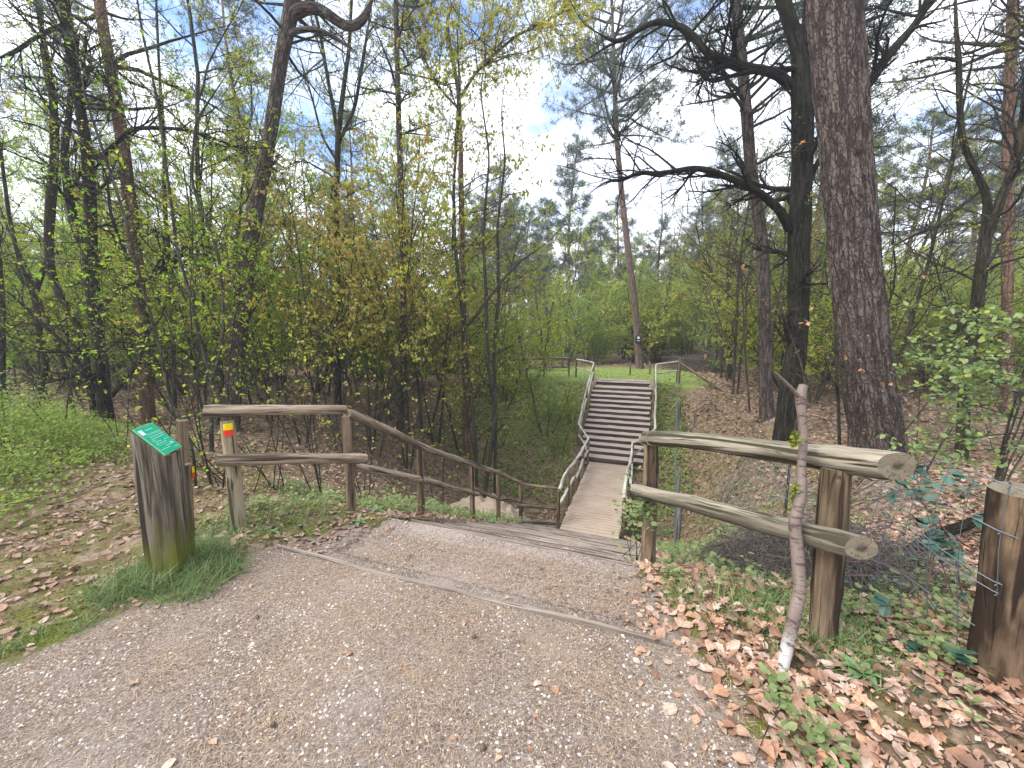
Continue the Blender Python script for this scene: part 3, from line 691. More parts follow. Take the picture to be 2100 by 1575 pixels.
for q in np.arange(.2, LL[-1], .15): mb.tube([npt(q, h) for h in np.linspace(.1, .92, 7)], .0023, 3)
for q in (.05, .2):
    for h in hs: p = np.array(npt(q, h)); mb.tube([p-[.01, 0, .012], p+[.008, 0, .0], p+[-.005, 0, .014]], .004, 4)
part(mb, 'wires', M['wire'], nf)
# fallen leaning mesh frame in brush
# ------------------------------------------------------------------ growth generator
def grow(r, p, d, L, r0, lev, prm, out, leaves):
    n = max(3, int(prm['seg'][lev])); step = L/n
    pts = [p.copy()]; dirs = []
    d = d/np.linalg.norm(d)
    for i in range(n):
        d = d+r.normal(0, prm['wob'][lev], 3)+np.array([0, 0, prm['up'][lev]])*(1/n)*2
        d /= np.linalg.norm(d); p = p+d*step; pts.append(p.copy()); dirs.append(d.copy())
    pts = np.array(pts); rad = r0*np.linspace(1, .35 if lev < prm['lev'] else .25, n+1)
    out.append((pts, rad, lev))
    if lev < prm['lev']:
        nc = int(prm['nc'][lev]*(.75+.5*r.random()))
        for k in range(nc):
            f = prm['f0'][lev]+(1-prm['f0'][lev])*((k+r.random())/nc)
            x = f*n; i = min(n-1, int(x)); q = pts[i]+(pts[i+1]-pts[i])*(x-i); dd = dirs[i]
            az = r.random()*2*math.pi if lev > 0 else (k*2.4+r.random())
            a1 = np.cross(dd, [.3, .1, 1]) if abs(dd[2]) < .95 else np.array([1., 0, 0]); a1 = a1/np.linalg.norm(a1); a2 = np.cross(dd, a1)
            ang = R(prm['ang'][lev])*(.7+.6*r.random())
            nd = dd*math.cos(ang)+(a1*math.cos(az)+a2*math.sin(az))*math.sin(ang)
            if lev >= 1: nd[2] = nd[2]*prm.get('flat', 1)
            ll = L*prm['lr'][lev]*(1-.6*(f-prm['f0'][lev])/(1.01-prm['f0'][lev]))*(.7+.6*r.random())
            rr = max(prm['rmin'], r0*(1-.6*f)*prm['rr'][lev])
            grow(r, q, nd, ll, rr, lev+1, prm, out, leaves)
    if lev >= prm['leaflev']:
        nl = int(L*prm['dens']*(.6+.8*r.random())+r.random()); fr = r.random(max(nl, 1))[:nl]**.7*n
        i = np.minimum(n-1, fr.astype(int)); q = pts[i]+(pts[i+1]-pts[i])*(fr-i)[:, None]
        if nl: leaves.append((q, np.array(dirs)[i]))
def skel_mesh(mb, out, sides=(8, 5, 4, 3, 3), mi=0, only=None):
    for pts, rad, lev in out:
        if only is not None and lev not in only: continue
        mb.tube(pts, rad, sides[lev], mi, seed=lev)
def leaf_mesh(mb, leaves, r, size, mi=1, droop=.6, tpl=LEAFS, jit=.014, wid=1., n_cl=3):
    if not leaves: return
    q = np.concatenate([a for a, _ in leaves]); d = np.concatenate([b for _, b in leaves])
    if n_cl > 1:
        kk = np.repeat(np.arange(0, len(q), n_cl), n_cl)[:len(q)]; q = q[kk]; d = d[kk]
    n = len(q); q = q+r.normal(0, jit, (n, 3))
    dd = d*.5+r.normal(0, .6, (n, 3)); dd[:, 2] -= droop
    sc = size*(.65+.7*r.random(n)); scv = np.stack([sc*wid, sc, sc], -1)
    scatter(mb, tpl[0], tpl[1], q, dirm(dd, r.uniform(-.9, .9, n)), scv, mi)
TUFT = None
def tuft_tpl(n, ln, w, r):
    v = []; f = []
    for i in range(n):
        a = r.random()*2*math.pi; e = r.uniform(-.5, 1.1); d = np.array([math.cos(a)*math.cos(e), math.sin(a)*math.cos(e), math.sin(e)])
        s = np.cross(d, [0, 0, 1]); s = s/(np.linalg.norm(s)+1e-6)*w; k = len(v); b = d*ln*.1
        v += [b-s, b+s, d*ln*r.uniform(.75, 1.1)]; f.append((k, k+1, k+2))
    return np.array(v), np.array(f)
def needle_mesh(mb, pos, r, size, mi=1, n=12, w=.05):
    tpls = [tuft_tpl(n, 1., w, r) for _ in range(3)]
    idx = r.integers(0, 3, len(pos))
    for k in range(3):
        p = pos[idx == k]; m_ = len(p)
        scatter(mb, tpls[k][0], tpls[k][1], p, rotm(r.random(m_)*6.28, r.normal(0, .4, m_), r.normal(0, .4, m_)), size*(.7+.6*r.random(m_)), mi)
# --- prototype trees
YOUNG = dict(lev=3, seg=[9, 6, 4, 3], wob=[.07, .12, .16, .18], up=[.08, .12, .04, 0], nc=[15, 7, 5, 0], f0=[.15, .2, .15, 0], ang=[48, 45, 50, 0], lr=[.38, .5, .55, 0], rr=[.55, .55, .6, 0], rmin=.0028, leaflev=2, dens=13, flat=.75)
def proto_decid(name, cat, leafm, seed, H, r0, stems, prm=YOUNG, lsize=.055, dens=None, droop=.6, barkm='stem', spread=.25, label=None, tpl=LEAFS):
    r = np.random.default_rng(seed); prm = dict(prm)
    if dens is not None: prm['dens'] = dens
    root = thing(name, label or name, cat, (0, 0, 0)); out = []; lv = []
    for s in range(stems):
        a = r.random()*6.28; sp_ = spread*(s > 0 or stems > 1)*(.5+r.random()); d = np.array([math.cos(a)*sp_, math.sin(a)*sp_, 1.])
        grow(r, np.array([math.cos(a)*.12*(stems > 1), math.sin(a)*.12*(stems > 1), -.15]), d, H*r.uniform(.75, 1.05), r0*r.uniform(.7, 1), 0, prm, out, lv)
    mb = MB(); skel_mesh(mb, out, only=(0,)); part(mb, 'trunk', M[barkm], root)
    mb = MB(); skel_mesh(mb, out, only=(1, 2, 3)); leaf_mesh(mb, lv, r, lsize, 1, droop, tpl); part(mb, 'crown', [M['twig'], M[leafm]], root)
    return root
def pine_crown(mb, r, trunk, z0, z1, blen, nwh, tufts, size, n=12, w=.05, dead=0, per=4):
    """trunk: array of points; whorls between heights z0..z1"""
    pos = []
    for k in range(nwh):
        f = (k+r.random()*.6)/nwh; z = z0+(z1-z0)*f
        x = np.interp(z, trunk[:, 2], trunk[:, 0]); y = np.interp(z, trunk[:, 2], trunk[:, 1])
        L0 = blen*(1-.75*f**1.6)*(.55+.45*min(1, f*5))
        for b in range(r.integers(2, per+1)):
            a = r.random()*6.28; L = L0*r.uniform(.55, 1.15); d = np.array([math.cos(a), math.sin(a), r.uniform(-.05, .5)])
            pts = [np.array([x, y, z])]; nn = 6
            for i in range(nn):
                d = d+r.normal(0, .13, 3)+np.array([0, 0, .03]); d /= np.linalg.norm(d); pts.append(pts[-1]+d*L/nn)
            pts = np.array(pts); rb = .012+.016*L
            mb.tube(pts, np.linspace(rb, .006, nn+1), 4, 0)
            isdead = f < dead
            for t_ in range(int(5+L*2)):
                i = r.integers(1 if isdead else 2, nn+1); p = pts[min(i, nn)]; td = d*.5+r.normal(0, .6, 3); td[2] = abs(td[2])*.4; td /= np.linalg.norm(td)
                tl = L*r.uniform(.15, .38); q = np.array([p, p+td*tl*.5+r.normal(0, .04, 3), p+td*tl+np.array([0, 0, .06])])
                mb.tube(q, [.008, .006, .004], 3, 0)
                if not isdead:
                    m_ = max(2, int(tufts*tl)); ff_ = r.random(m_)*.75+.3
                    pp = q[0]+(q[2]-q[0])*ff_[:, None]+r.normal(0, .10, (m_, 3)); pos.append(pp)
    if pos:
        pos = np.concatenate(pos); needle_mesh(mb, pos, r, size, 1, n, w)
def proto_pine(seed, H, r0, cz, blen, nwh, tufts, size, bark='pine2', lean=.03, dead=.0, per=4):
    r = np.random.default_rng(seed); root = thing('pine_tree', 'pine', 'tree', (0, 0, 0))
    n = 14; z = np.linspace(-.3, H, n); a = r.random()*6.28
    tr = np.stack([np.cos(a)*lean*z*(z/H)+.12*np.sin(z*.5+seed), np.sin(a)*lean*z*(z/H)+.1*np.cos(z*.43+seed), z], -1); tr[:, :2] -= tr[0, :2]
    mb = MB(); rad = r0*(1-.8*(z/H).clip(0, 1)**1.1); rad[0] *= 1.3; mb.tube(tr, rad, 10, rough=.05, seed=seed); part(mb, 'trunk', M[bark], root)
    mb = MB(); pine_crown(mb, r, tr, H*cz, H, blen, nwh, tufts, size, dead=dead, per=per); part(mb, 'crown', [M['pine2'], M['needle']], root)
    return root
# ------------------------------------------------------------------ individually shaped trees
def px_line(pts, y, dyamp=0, seed=0):
    r = np.random.default_rng(seed); out = []; w = []
    dy = 0
    for i, (u, v, wd) in enumerate(pts):
        if i: dy += r.normal(0, dyamp)
        q = P(u, v, y+dy); out.append(q); c = q[1]/math.hypot(q[0], q[1]); w.append(wd*q[1]*c/F/2*.93)
    return np.array(out), np.array(w)
def resample(pts, rad, step):
    L = np.concatenate([[0], np.cumsum(np.linalg.norm(np.diff(pts, axis=0), axis=1))]); n = max(4, int(L[-1]/step))
    q = np.linspace(0, L[-1], n); P_ = np.stack([np.interp(q, L, pts[:, i]) for i in range(3)], -1); r_ = np.interp(q, L, rad)
    for _ in range(3): P_[1:-1] = (P_[:-2]+2*P_[1:-1]+P_[2:])/4
    return P_, r_
BARE = dict(lev=2, seg=[6, 5, 4], wob=[.16, .2, .22], up=[.1, .1, .05], nc=[6, 6, 0], f0=[.2, .2, 0], ang=[45, 45, 0], lr=[.6, .55, 0], rr=[.6, .6, 0], rmin=.003, leaflev=2, dens=0)
def px_tree(name, label, cat, trunk_px, bark, top=0, branches=(), sub=0, sublen=.9, leaf=None, lsize=.05, dens=12, seed=1, flare=1.35, k=14, step=.15, up=None, crown=None, relief=0, group=None, rough=.06, leafprm=None, trunksub=0, subtop=1.2, depth=None, droop=.6, tilt=0):
    r = np.random.default_rng(seed)
    b0 = hit(trunk_px[0][0], trunk_px[0][1])
    y0 = b0[1] if depth is None else depth
    pts, rad = px_line(trunk_px, y0)
    if tilt: pts[:, 1] += tilt*(pts[:, 2]-pts[0, 2])
    g = float(terrain(pts[0, 0], pts[0, 1])); 
    pts = np.vstack([[pts[0, 0], pts[0, 1], g-.15], pts]) if pts[0, 2] > g-.1 else pts
    if len(rad) < len(pts): rad = np.concatenate([[rad[0]*flare], rad])
    if top and pts[-1, 2] < top:
        d = pts[-1]-pts[-2]; d /= np.linalg.norm(d); h = (top-pts[-1, 2])/max(.4, d[2])
        for f in (.33, .66, 1): pts = np.vstack([pts, pts[-1]+(d*h*.33)*np.array([1-f*.5, 1-f*.5, 1])]); rad = np.append(rad, rad[-1]*(1-.3*f))
    d = pts[-1]-pts[-2]; d /= np.linalg.norm(d); pts = np.vstack([pts, pts[-1]+d*.5+[.05, 0, .1], pts[-1]+d*.9+[.0, 0, .35]]); rad = np.append(rad, [rad[-1]*.6, rad[-1]*.12])
    root = thing(name, label, cat, (pts[0, 0], pts[0, 1], g), group)
    tp_, tr_ = resample(pts, rad, step)
    mb = MB(); mb.tube(tp_, tr_, k, rough=rough, seed=seed)
    if relief:
        v = mb.v[0].reshape(len(tp_), k, 3); g_ = mb.g[0].reshape(len(tp_), k, 3); th = np.arange(k)/k*2*np.pi
        ca_, sa_ = np.cos(th)[None]*4.2, np.sin(th)[None]*4.2; L_ = g_[:, :, 2]
        w1 = fbm(L_*1.3+ca_, sa_*1.1+7, 3)*2.2
        ri = np.abs(fbm(ca_*3+w1+L_*.5, sa_*3+L_*.9+w1, 4)); ri2 = np.abs(fbm(ca_*2+sa_*1.3+w1+40, L_*5+sa_*2.2, 3)); dsp = -relief*(np.clip(1-ri*14, 0, 1)+.7*np.clip(1-ri2*14, 0, 1))
        c_ = v.mean(1, keepdims=True); n_ = v-c_; n_ /= np.linalg.norm(n_, axis=2, keepdims=True); mb.v[0] = (v+n_*dsp[..., None]).reshape(-1, 3).astype(np.float32)
    part(mb, 'trunk', M[bark], root)
    out = []; lv = []
    prm = dict(BARE); prm['dens'] = dens if leaf else 0
    if leafprm: prm.update(leafprm)
    for bi, bp in enumerate(branches):
        q, w = px_line(bp, y0, .12, seed*10+bi); q, w = resample(q, w, .12); w = w*np.clip(np.linspace(6.2, .2, len(w)), 0, 1)
        mb = MB(); mb.tube(q, w, 8, rough=.12, seed=seed+bi); part(mb, 'branch', M[bark], root)
        for c in range(int(sub*len(q)*.12)):
            i = r.integers(len(q)//5, len(q)-1); d = q[i+1]-q[i]; d = d/np.linalg.norm(d)*.7+r.normal(0, .6, 3)
            grow(r, q[i].copy(), d, sublen*r.uniform(.5, 1.3), max(.004, w[i]*.45), 0, prm, out, lv)
    for c in range(trunksub):
        zmin = g+subtop; ok = np.where(tp_[:, 2] > zmin)[0]
        if len(ok) < 2: break
        i = min(r.choice(ok), len(tp_)-2); a = r.random()*6.28
        grow(r, tp_[i].copy(), np.array([math.cos(a), math.sin(a), r.uniform(.1, .8)]), sublen*r.uniform(.6, 1.5), max(.004, tr_[i]*.35), 0, prm, out, lv)
    if crown or out:
        mb = MB(); 
        if out: skel_mesh(mb, out, sides=(5, 4, 3, 3))
        mats = [M['twig' if bark != 'oak' else 'oak']]
        if leaf: leaf_mesh(mb, lv, r, lsize, 1, droop); mats.append(M[leaf])
        if crown:
            pine_crown(mb, r, tp_, *crown); 
            if len(mats) < 2: mats.append(M['needle'])
        part(mb, 'crown', mats, root)
    return root
px_tree('pine_tree', 'very thick scaly brown pine trunk behind the right log fence', 'tree',
    [(1803, 945, 152), (1795, 880, 134), (1780, 780, 124), (1768, 690, 120), (1752, 520, 113), (1735, 330, 111), (1722, 170, 110), (1710, 0, 109)], 'pine', top=17, k=150, step=.035, rough=.05, flare=1.15, seed=5, relief=.02,
    crown=(11, 17, 3.2, 9, 5, .16))
px_tree('oak_tree', 'black mossy oak with long crooked branches reaching left, just left of the thick pine', 'tree',
    [(1608, 915, 62), (1612, 850, 50), (1636, 700, 48), (1638, 550, 50), (1640, 450, 50), (1645, 350, 46), (1646, 250, 48), (1645, 180, 46), (1640, 100, 34), (1618, 40, 30), (1602, -10, 28)], 'oak', top=9.5, k=20, rough=.1, seed=6, sub=4, sublen=1.3, trunksub=12,
    branches=[[(1622, 178, 24), (1598, 152, 22), (1560, 143, 20), (1520, 138, 22), (1490, 125, 18), (1450, 112, 16), (1428, 78, 14), (1400, 55, 13), (1350, 42, 12), (1318, 55, 10), (1268, 90, 9), (1245, 80, 8), (1212, 58, 6)],
              [(1665, 136, 14), (1610, 143, 13), (1545, 146, 12), (1500, 155, 9), (1462, 170, 8), (1442, 156, 7), (1415, 134, 5)],
              [(1620, 470, 24), (1600, 432, 20), (1562, 397, 18), (1520, 375, 16), (1470, 355, 14), (1430, 343, 13), (1390, 350, 11), (1342, 358, 10), (1318, 351, 9), (1298, 358, 8), (1270, 375, 7), (1255, 366, 6), (1228, 380, 5), (1200, 405, 3)],
              [(1650, 200, 26), (1720, 205, 27), (1778, 180, 25), (1815, 120, 24), (1860, 70, 21), (1885, 40, 19), (1908, -10, 17), (1930, -80, 13)],
              [(1645, 120, 20), (1650, 60, 14), (1655, 0, 13), (1660, -80, 10)],
              [(1660, 370, 16), (1680, 322, 14), (1710, 300, 12)]])
px_tree('pine_tree', 'straight slender pine trunk standing left of the black oak', 'tree',
    [(1573, 855, 38), (1570, 800, 32), (1570, 700, 30), (1563, 500, 29), (1552, 420, 27), (1540, 350, 25), (1526, 175, 23), (1508, 0, 23)], 'pine', top=15, k=16, seed=7, branches=[[(1524, 55, 10), (1545, 25, 8), (1565, -10, 6)]],
    crown=(7.0, 15, 3.4, 20, 7, .18), trunksub=8, subtop=3.5, sublen=1.3)
px_tree('pine_tree', 'tall leaning pine in the clearing behind the top of the far steps', 'tree',
    [(1312, 756, 20), (1308, 700, 16), (1304, 640, 15), (1290, 530, 14), (1275, 400, 12), (1266, 300, 11), (1262, 230, 10), (1259, 130, 8), (1256, 40, 6), (1254, -40, 4)], 'pine2', k=12, step=.4, seed=8,
    crown=(12.5, 25, 5.4, 24, 5, .32), trunksub=12, subtop=7, sublen=2.5)
px_tree('pine_tree', 'reddish pine trunk behind the black forked tree on the left', 'tree',
    [(306, 868, 36), (300, 800, 33), (295, 725, 33), (288, 620, 31), (276, 500, 30), (265, 400, 30), (250, 280, 29), (232, 170, 27), (212, 60, 25), (203, -10, 24)], 'pinered', top=14, k=14, seed=9, crown=(6.5, 14, 3.0, 14, 5, .17))
px_tree('pine_tree', 'leaning pine with hooked branch at the top, behind the left log fence', 'tree',
    [(474, 884, 44), (478, 800, 42), (488, 700, 42), (500, 600, 38), (512, 500, 36), (535, 380, 31), (558, 250, 28), (575, 130, 29), (590, 55, 30), (602, 0, 32), (610, -60, 28)], 'pine', top=13, k=16, seed=10,
    crown=(7.6, 13, 3.2, 12, 5, .16), trunksub=5, subtop=3,
    branches=[[(598, 30, 26), (630, 12, 24), (668, 22, 22), (700, 52, 20), (722, 60, 18), (748, 38, 16), (765, -5, 12)], [(580, 78, 14), (605, 62, 12), (650, 58, 10), (690, 78, 8), (730, 105, 6)]])
px_tree('oak_tree', 'blackest forked trunk with mossy foot rising from the bilberry bushes', 'tree',
    [(218, 872, 50), (214, 820, 36), (208, 740, 34), (196, 660, 33), (190, 600, 34), (185, 530, 35), (186, 420, 28), (178, 300, 27), (160, 200, 23), (145, 100, 24), (131, 0, 23)], 'oak', top=8.5, k=18, rough=.1, seed=12, sub=6, trunksub=24, sublen=1.3, leaf='yleaf', dens=14, lsize=.04,
    branches=[[(192, 535, 26), (158, 475, 24), (140, 400, 20), (131, 320, 18), (141, 240, 15), (148, 160, 12), (165, 60, 10)],
              [(215, 622, 14), (248, 590, 13), (285, 577, 12), (350, 545, 12), (387, 500, 10), (410, 450, 9)],
              [(230, 812, 14), (255, 780, 13), (283, 745, 12), (307, 683, 10), (292, 607, 10), (253, 510, 9), (227, 443, 8), (218, 350, 7), (195, 320, 5)],
              [(225, 850, 13), (190, 790, 12), (140, 710, 11), (80, 660, 9), (20, 600, 7)],
              [(190, 325, 14), (215, 320, 13), (240, 290, 12), (270, 263, 11), (330, 262, 9), (388, 266, 8), (440, 285, 6), (505, 308, 5), (560, 300, 3)],
              [(150, 45, 12), (100, 62, 11), (68, 80, 10), (30, 108, 10), (-10, 122, 10)]])
px_tree('beech_tree', 'curved grey green trunk second from the left edge', 'tree',
    [(62, 866, 20), (83, 800, 18), (97, 740, 18), (79, 700, 18), (80, 650, 17), (68, 605, 18), (97, 535, 14), (108, 450, 13), (113, 380, 12), (118, 250, 10), (90, 140, 8), (85, 40, 7)], 'oak2', top=6.5, seed=13, trunksub=10, leaf='yleaf', dens=5, flare=1.1, sub=2,
    branches=[[(70, 600, 12), (40, 540, 10), (18, 440, 10), (0, 300, 9), (-30, 200, 8)]])
px_tree('beech_tree', 'smooth dark stem bending left beside the blackest forked trunk', 'tree',
    [(194, 866, 18), (186, 800, 17), (180, 765, 17), (170, 683, 18), (141, 640, 17), (112, 587, 20), (100, 540, 24), (100, 470, 22), (104, 400, 24), (112, 330, 20), (110, 200, 18), (92, 100, 14), (75, 0, 10)], 'oak2', top=7.5, seed=14, trunksub=10, leaf='gleaf', dens=5, flare=1.1)
px_tree('beech_tree', 'thin dark stem between the two curved trunks at far left', 'tree',
    [(153, 858, 15), (143, 800, 13), (130, 760, 12), (118, 700, 12), (94, 650, 10), (60, 560, 8), (20, 480, 7)], 'stem', seed=15, trunksub=8, leaf='yleaf', dens=5, flare=1.1)
px_tree('beech_tree', 'dark trunk cut off by the left edge of the picture', 'tree',
    [(6, 862, 18), (4, 760, 17), (6, 640, 16), (-5, 500, 15), (-20, 300, 12)], 'oak2', top=6.5, seed=16, trunksub=12, leaf='yleaf', dens=6, branches=[[(8, 800, 12), (30, 840, 12), (44, 872, 14)]])
px_tree('beech_tree', 'straight dark thin stem right of the reddish pine', 'tree',
    [(358, 862, 13), (357, 780, 11), (354, 680, 11), (353, 600, 11), (344, 500, 11), (337, 417, 10), (337, 300, 8), (326, 133, 6), (320, 0, 5)], 'stem', seed=17, trunksub=14, leaf='gleaf', dens=6, flare=1.2, top=6)
px_tree('beech_tree', 'thin stem forking at knee height behind the pale fence post', 'tree',
    [(433, 925, 12), (434, 850, 11), (436, 775, 11), (410, 700, 9), (390, 600, 8), (363, 517, 8), (353, 433, 7), (322, 200, 6), (290, 60, 5)], 'stem', seed=18, trunksub=10, leaf='gleaf', dens=6, flare=1.2, top=5,
    branches=[[(437, 775, 8), (457, 700, 8), (460, 617, 7), (447, 517, 7), (417, 433, 6), (392, 380, 6), (400, 250, 5), (470, 145, 4)]])
px_tree('beech_tree', 'twin thin stem leaning left between reddish pine and fence', 'tree',
    [(400, 1000, 9), (398, 900, 8), (350, 840, 8), (330, 720, 8), (310, 650, 8), (285, 560, 8), (250, 420, 7), (200, 280, 6)], 'stem', seed=19, trunksub=9, leaf='gleaf', dens=4, flare=1.2, top=4)
for k_, (lab, pts) in enumerate((('thin stem growing beside the sand pile, leftmost of the trio', [(977, 1036, 9), (977, 937, 8), (963, 790, 8), (947, 633, 8), (933, 500, 7), (930, 380, 6), (944, 200, 4), (938, 60, 2), (950, -60, 1)]),
        ('slim crooked stem in the middle of the trio by the sand pile', [(990, 1040, 11), (1003, 950, 9), (1017, 850, 10), (1000, 740, 8), (997, 600, 7), (990, 483, 6), (1004, 320, 4), (985, 190, 3), (1000, 80, 1)]),
        ('slim upright stem, rightmost of the trio by the sand pile', [(1014, 1030, 7), (1017, 860, 7), (1013, 717, 7), (1023, 600, 7), (1020, 467, 5), (1036, 330, 4), (1028, 220, 2), (1042, 130, 1)]))):
    px_tree('young_tree', lab, 'tree', pts, 'stem', seed=30+k_, trunksub=20, leaf='oleaf' if k_ != 1 else 'yleaf', dens=11, flare=1.2, subtop=1.8, sublen=1.3, group='thin stems by the sand pile', lsize=.075, droop=1.4)
px_tree('young_tree', 'bent stem sweeping up to the right across the middle of the thicket', 'tree',
    [(765, 905, 7), (780, 843, 8), (850, 767, 8), (900, 710, 8), (970, 657, 8), (1010, 600, 6), (1060, 540, 4), (1120, 500, 2), (1180, 440, 1)], 'stem', seed=35, trunksub=14, leaf='yleaf', dens=8, flare=1.1, subtop=1.2, lsize=.06)
px_tree('oak_tree', 'mossy Y-shaped tree right of the thick pine', 'tree',
    [(1972, 940, 36), (1975, 880, 32), (1980, 767, 31), (1995, 700, 31), (2010, 567, 32), (2022, 483, 30), (2024, 440, 26), (2030, 410, 20), (2000, 350, 17), (1973, 293, 15), (1967, 200, 14), (1967, 117, 13), (1960, 60, 9)], 'oak2', seed=21, k=16, sub=5, trunksub=16, sublen=1.4, top=6,
    branches=[[(2028, 480, 26), (2045, 430, 24), (2062, 390, 24), (2082, 330, 23), (2098, 260, 22), (2110, 150, 18), (2130, 0, 14)],
              [(2008, 395, 10), (1960, 430, 9), (1915, 470, 8), (1880, 478, 7), (1840, 500, 5), (1810, 520, 4)],
              [(1975, 112, 9), (2005, 108, 8), (2040, 90, 7), (2052, 65, 5)],
              [(1962, 125, 9), (1930, 115, 8), (1890, 125, 6), (1860, 130, 4)],
              [(1990, 660, 9), (1950, 690, 8), (1900, 712, 7), (1840, 728, 6), (1790, 740, 4)]])
px_tree('pine_tree', 'straight reddish pine at the right edge behind the Y-shaped tree', 'tree',
    [(2064, 850, 34), (2065, 780, 30), (2066, 700, 29), (2066, 500, 28), (2067, 300, 27), (2074, 100, 26), (2078, -10, 25)], 'pinered', seed=22, top=14, crown=(7.5, 14, 3.2, 12, 5, .17), trunksub=5, subtop=3)
px_tree('young_tree', 'small bare tree standing on the bank left of the slender pine', 'tree',
    [(1492, 776, 14), (1500, 717, 10), (1494, 633, 9), (1493, 560, 6), (1497, 500, 5), (1505, 417, 3)], 'oak2', seed=23, trunksub=14, subtop=1.5, sublen=1.8, depth=None,
    branches=[[(1494, 635, 5), (1470, 580, 4), (1440, 520, 3), (1425, 450, 2)], [(1494, 640, 5), (1520, 600, 4), (1545, 570, 3)]], sub=3)
px_tree('young_tree', 'thin bare sapling on the leafy bank right of the far steps', 'tree',
    [(1538, 848, 5), (1532, 780, 5), (1527, 700, 5), (1525, 640, 4), (1520, 560, 3)], 'stem', seed=24, trunksub=7, subtop=1.2, sublen=.9)
px_tree('young_tree', 'dark sapling directly left of the thick pine foot', 'tree',
    [(1722, 935, 9), (1720, 850, 8), (1716, 760, 8), (1712, 680, 6), (1716, 600, 4)], 'oak2', seed=25, trunksub=8, subtop=.8, sublen=1., leaf='bleaf', dens=1., lsize=.05)
px_tree('young_tree', 'low twiggy beech sapling with brown leaves behind the broken birch', 'tree',
    [(1625, 900, 6), (1640, 840, 6), (1655, 780, 5), (1640, 730, 4), (1620, 690, 3)], 'twig', seed=26, trunksub=16, subtop=.25, sublen=1.1, leaf='bleaf', dens=.7, lsize=.055, depth=5.2)
px_tree('pine_tree', 'slender orange barked pine rising above the thicket with a forked airy top', 'tree', [(955, 790, 12), (950, 600, 12), (946, 400, 11), (945, 300, 10), (940, 180, 9), (925, 110, 7), (915, 40, 6), (940, -20, 5)], 'pinered', seed=41, depth=14, k=8, trunksub=10, subtop=6, sublen=2,
    branches=[[(944, 200, 7), (975, 150, 6), (1015, 110, 6), (1060, 72, 5), (1110, 50, 4), (1160, 20, 3)], [(928, 112, 5), (960, 88, 4), (1010, 72, 3)], [(946, 230, 5), (900, 180, 5), (870, 120, 4), (845, 60, 3), (820, 10, 2)]], sub=9, leaf='yleaf', dens=16, lsize=.075, leafprm=dict(leaflev=1))
px_tree('beech_tree', 'dark upright tree with parallel rising branches left of the bronze thicket', 'tree', [(694, 830, 17), (693, 690, 14), (692, 560, 13), (690, 400, 13), (693, 290, 13), (702, 200, 10), (716, 100, 8), (722, -20, 6)], 'oak2', seed=42, k=8, trunksub=14, subtop=3, sublen=1.6, leaf='gleaf', dens=6, lsize=.06,
    branches=[[(692, 270, 9), (672, 160, 8), (655, 60, 7), (635, -20, 5)], [(692, 300, 8), (728, 220, 7), (745, 120, 6), (760, 20, 4)], [(690, 330, 6), (660, 280, 5), (640, 200, 4), (610, 100, 3)]], sub=3)
px_tree('pine_tree', 'brown straight pine trunk behind the bronze thicket', 'tree', [(828, 790, 16), (828, 600, 15), (824, 450, 14), (820, 320, 13), (815, 150, 11), (812, 0, 10)], 'pine', seed=43, depth=13, k=8, top=15, crown=(7.5, 15, 2.6, 12, 5, .2))
# sign on the far pine
pp = P(1309, 697, 1); b0 = hit(1312, 756); c_ = P(1309, 697, b0[1]-.34)
o = thing('trail_sign', 'small dark plate with pale mark on the far leaning pine', 'sign', c_)
mb = MB(); mb.box(c_, (.17, .012, .26)); part(mb, 'plate', M['black'], o)
mb = MB(); mb.box(c_+np.array([0, -.014, .13]), (.07, .003, .07)); mb.box(c_+np.array([0, -.014, -.05]), (.1, .003, .015)); part(mb, 'mark', M['white'], o)

# ------------------------------------------------------------------ groves from prototypes
def groundpt(x, y): return (x, y, float(terrain(x, y)))
def place(proto, spots, label, group, smin=.85, smax=1.15, first=None):
    """spots: list of (x, y, scale). proto itself is used for the first one"""
    for i, (x, y, sc) in enumerate(spots):
        k = sc*rnd.uniform(smin, smax); rz = rnd.uniform(0, 6.28); loc = groundpt(x, y)
        lb = label[i] if isinstance(label, list) else label
        if not proto.get('used'):
            proto['used'] = 1; proto.location = loc; proto.rotation_euler[2] = rz; proto.scale = (k, k, k*rnd.uniform(.92, 1.1)); tag(proto, lb, None, group)
        else: copy_tree(proto, loc, rz, (k, k, k*rnd.uniform(.9, 1.1)), lb, group)
def hp(u, v, sc=1.): p = hit(u, v); return (p[0], p[1], sc)
DENSE = dict(YOUNG, nc=[13, 6, 4, 0])
THK = dict(YOUNG, nc=[15, 6, 4, 0], f0=[.34, .2, .15, 0], lr=[.33, .5, .5, 0], ang=[52, 48, 50, 0], flat=.6)
br1 = proto_decid('young_hornbeam', 'tree', 'oleaf', 101, 9.2, .045, 3, THK, lsize=.078, dens=21, droop=1.6, spread=.22)
br2 = proto_decid('young_hornbeam', 'tree', 'yleaf', 102, 9.8, .05, 2, THK, lsize=.075, dens=20, droop=1.5, spread=.25)
place(br1, [hp(835, 955, 1.0), hp(700, 930, .75), hp(895, 915, .95), hp(985, 960, .8), hp(760, 900, .9)], ['bronze leaved multi-stemmed young hornbeam standing nearest behind the descending handrail', 'bronze leaved young hornbeam left of the tallest one behind the fence', 'bronze leaved young hornbeam right of the tallest one near the sand pile', 'bronze leaved young hornbeam nearest the bridge above the sand', 'tall bronze leaved young hornbeam at the back of the thicket'], 'young hornbeams in the thicket')
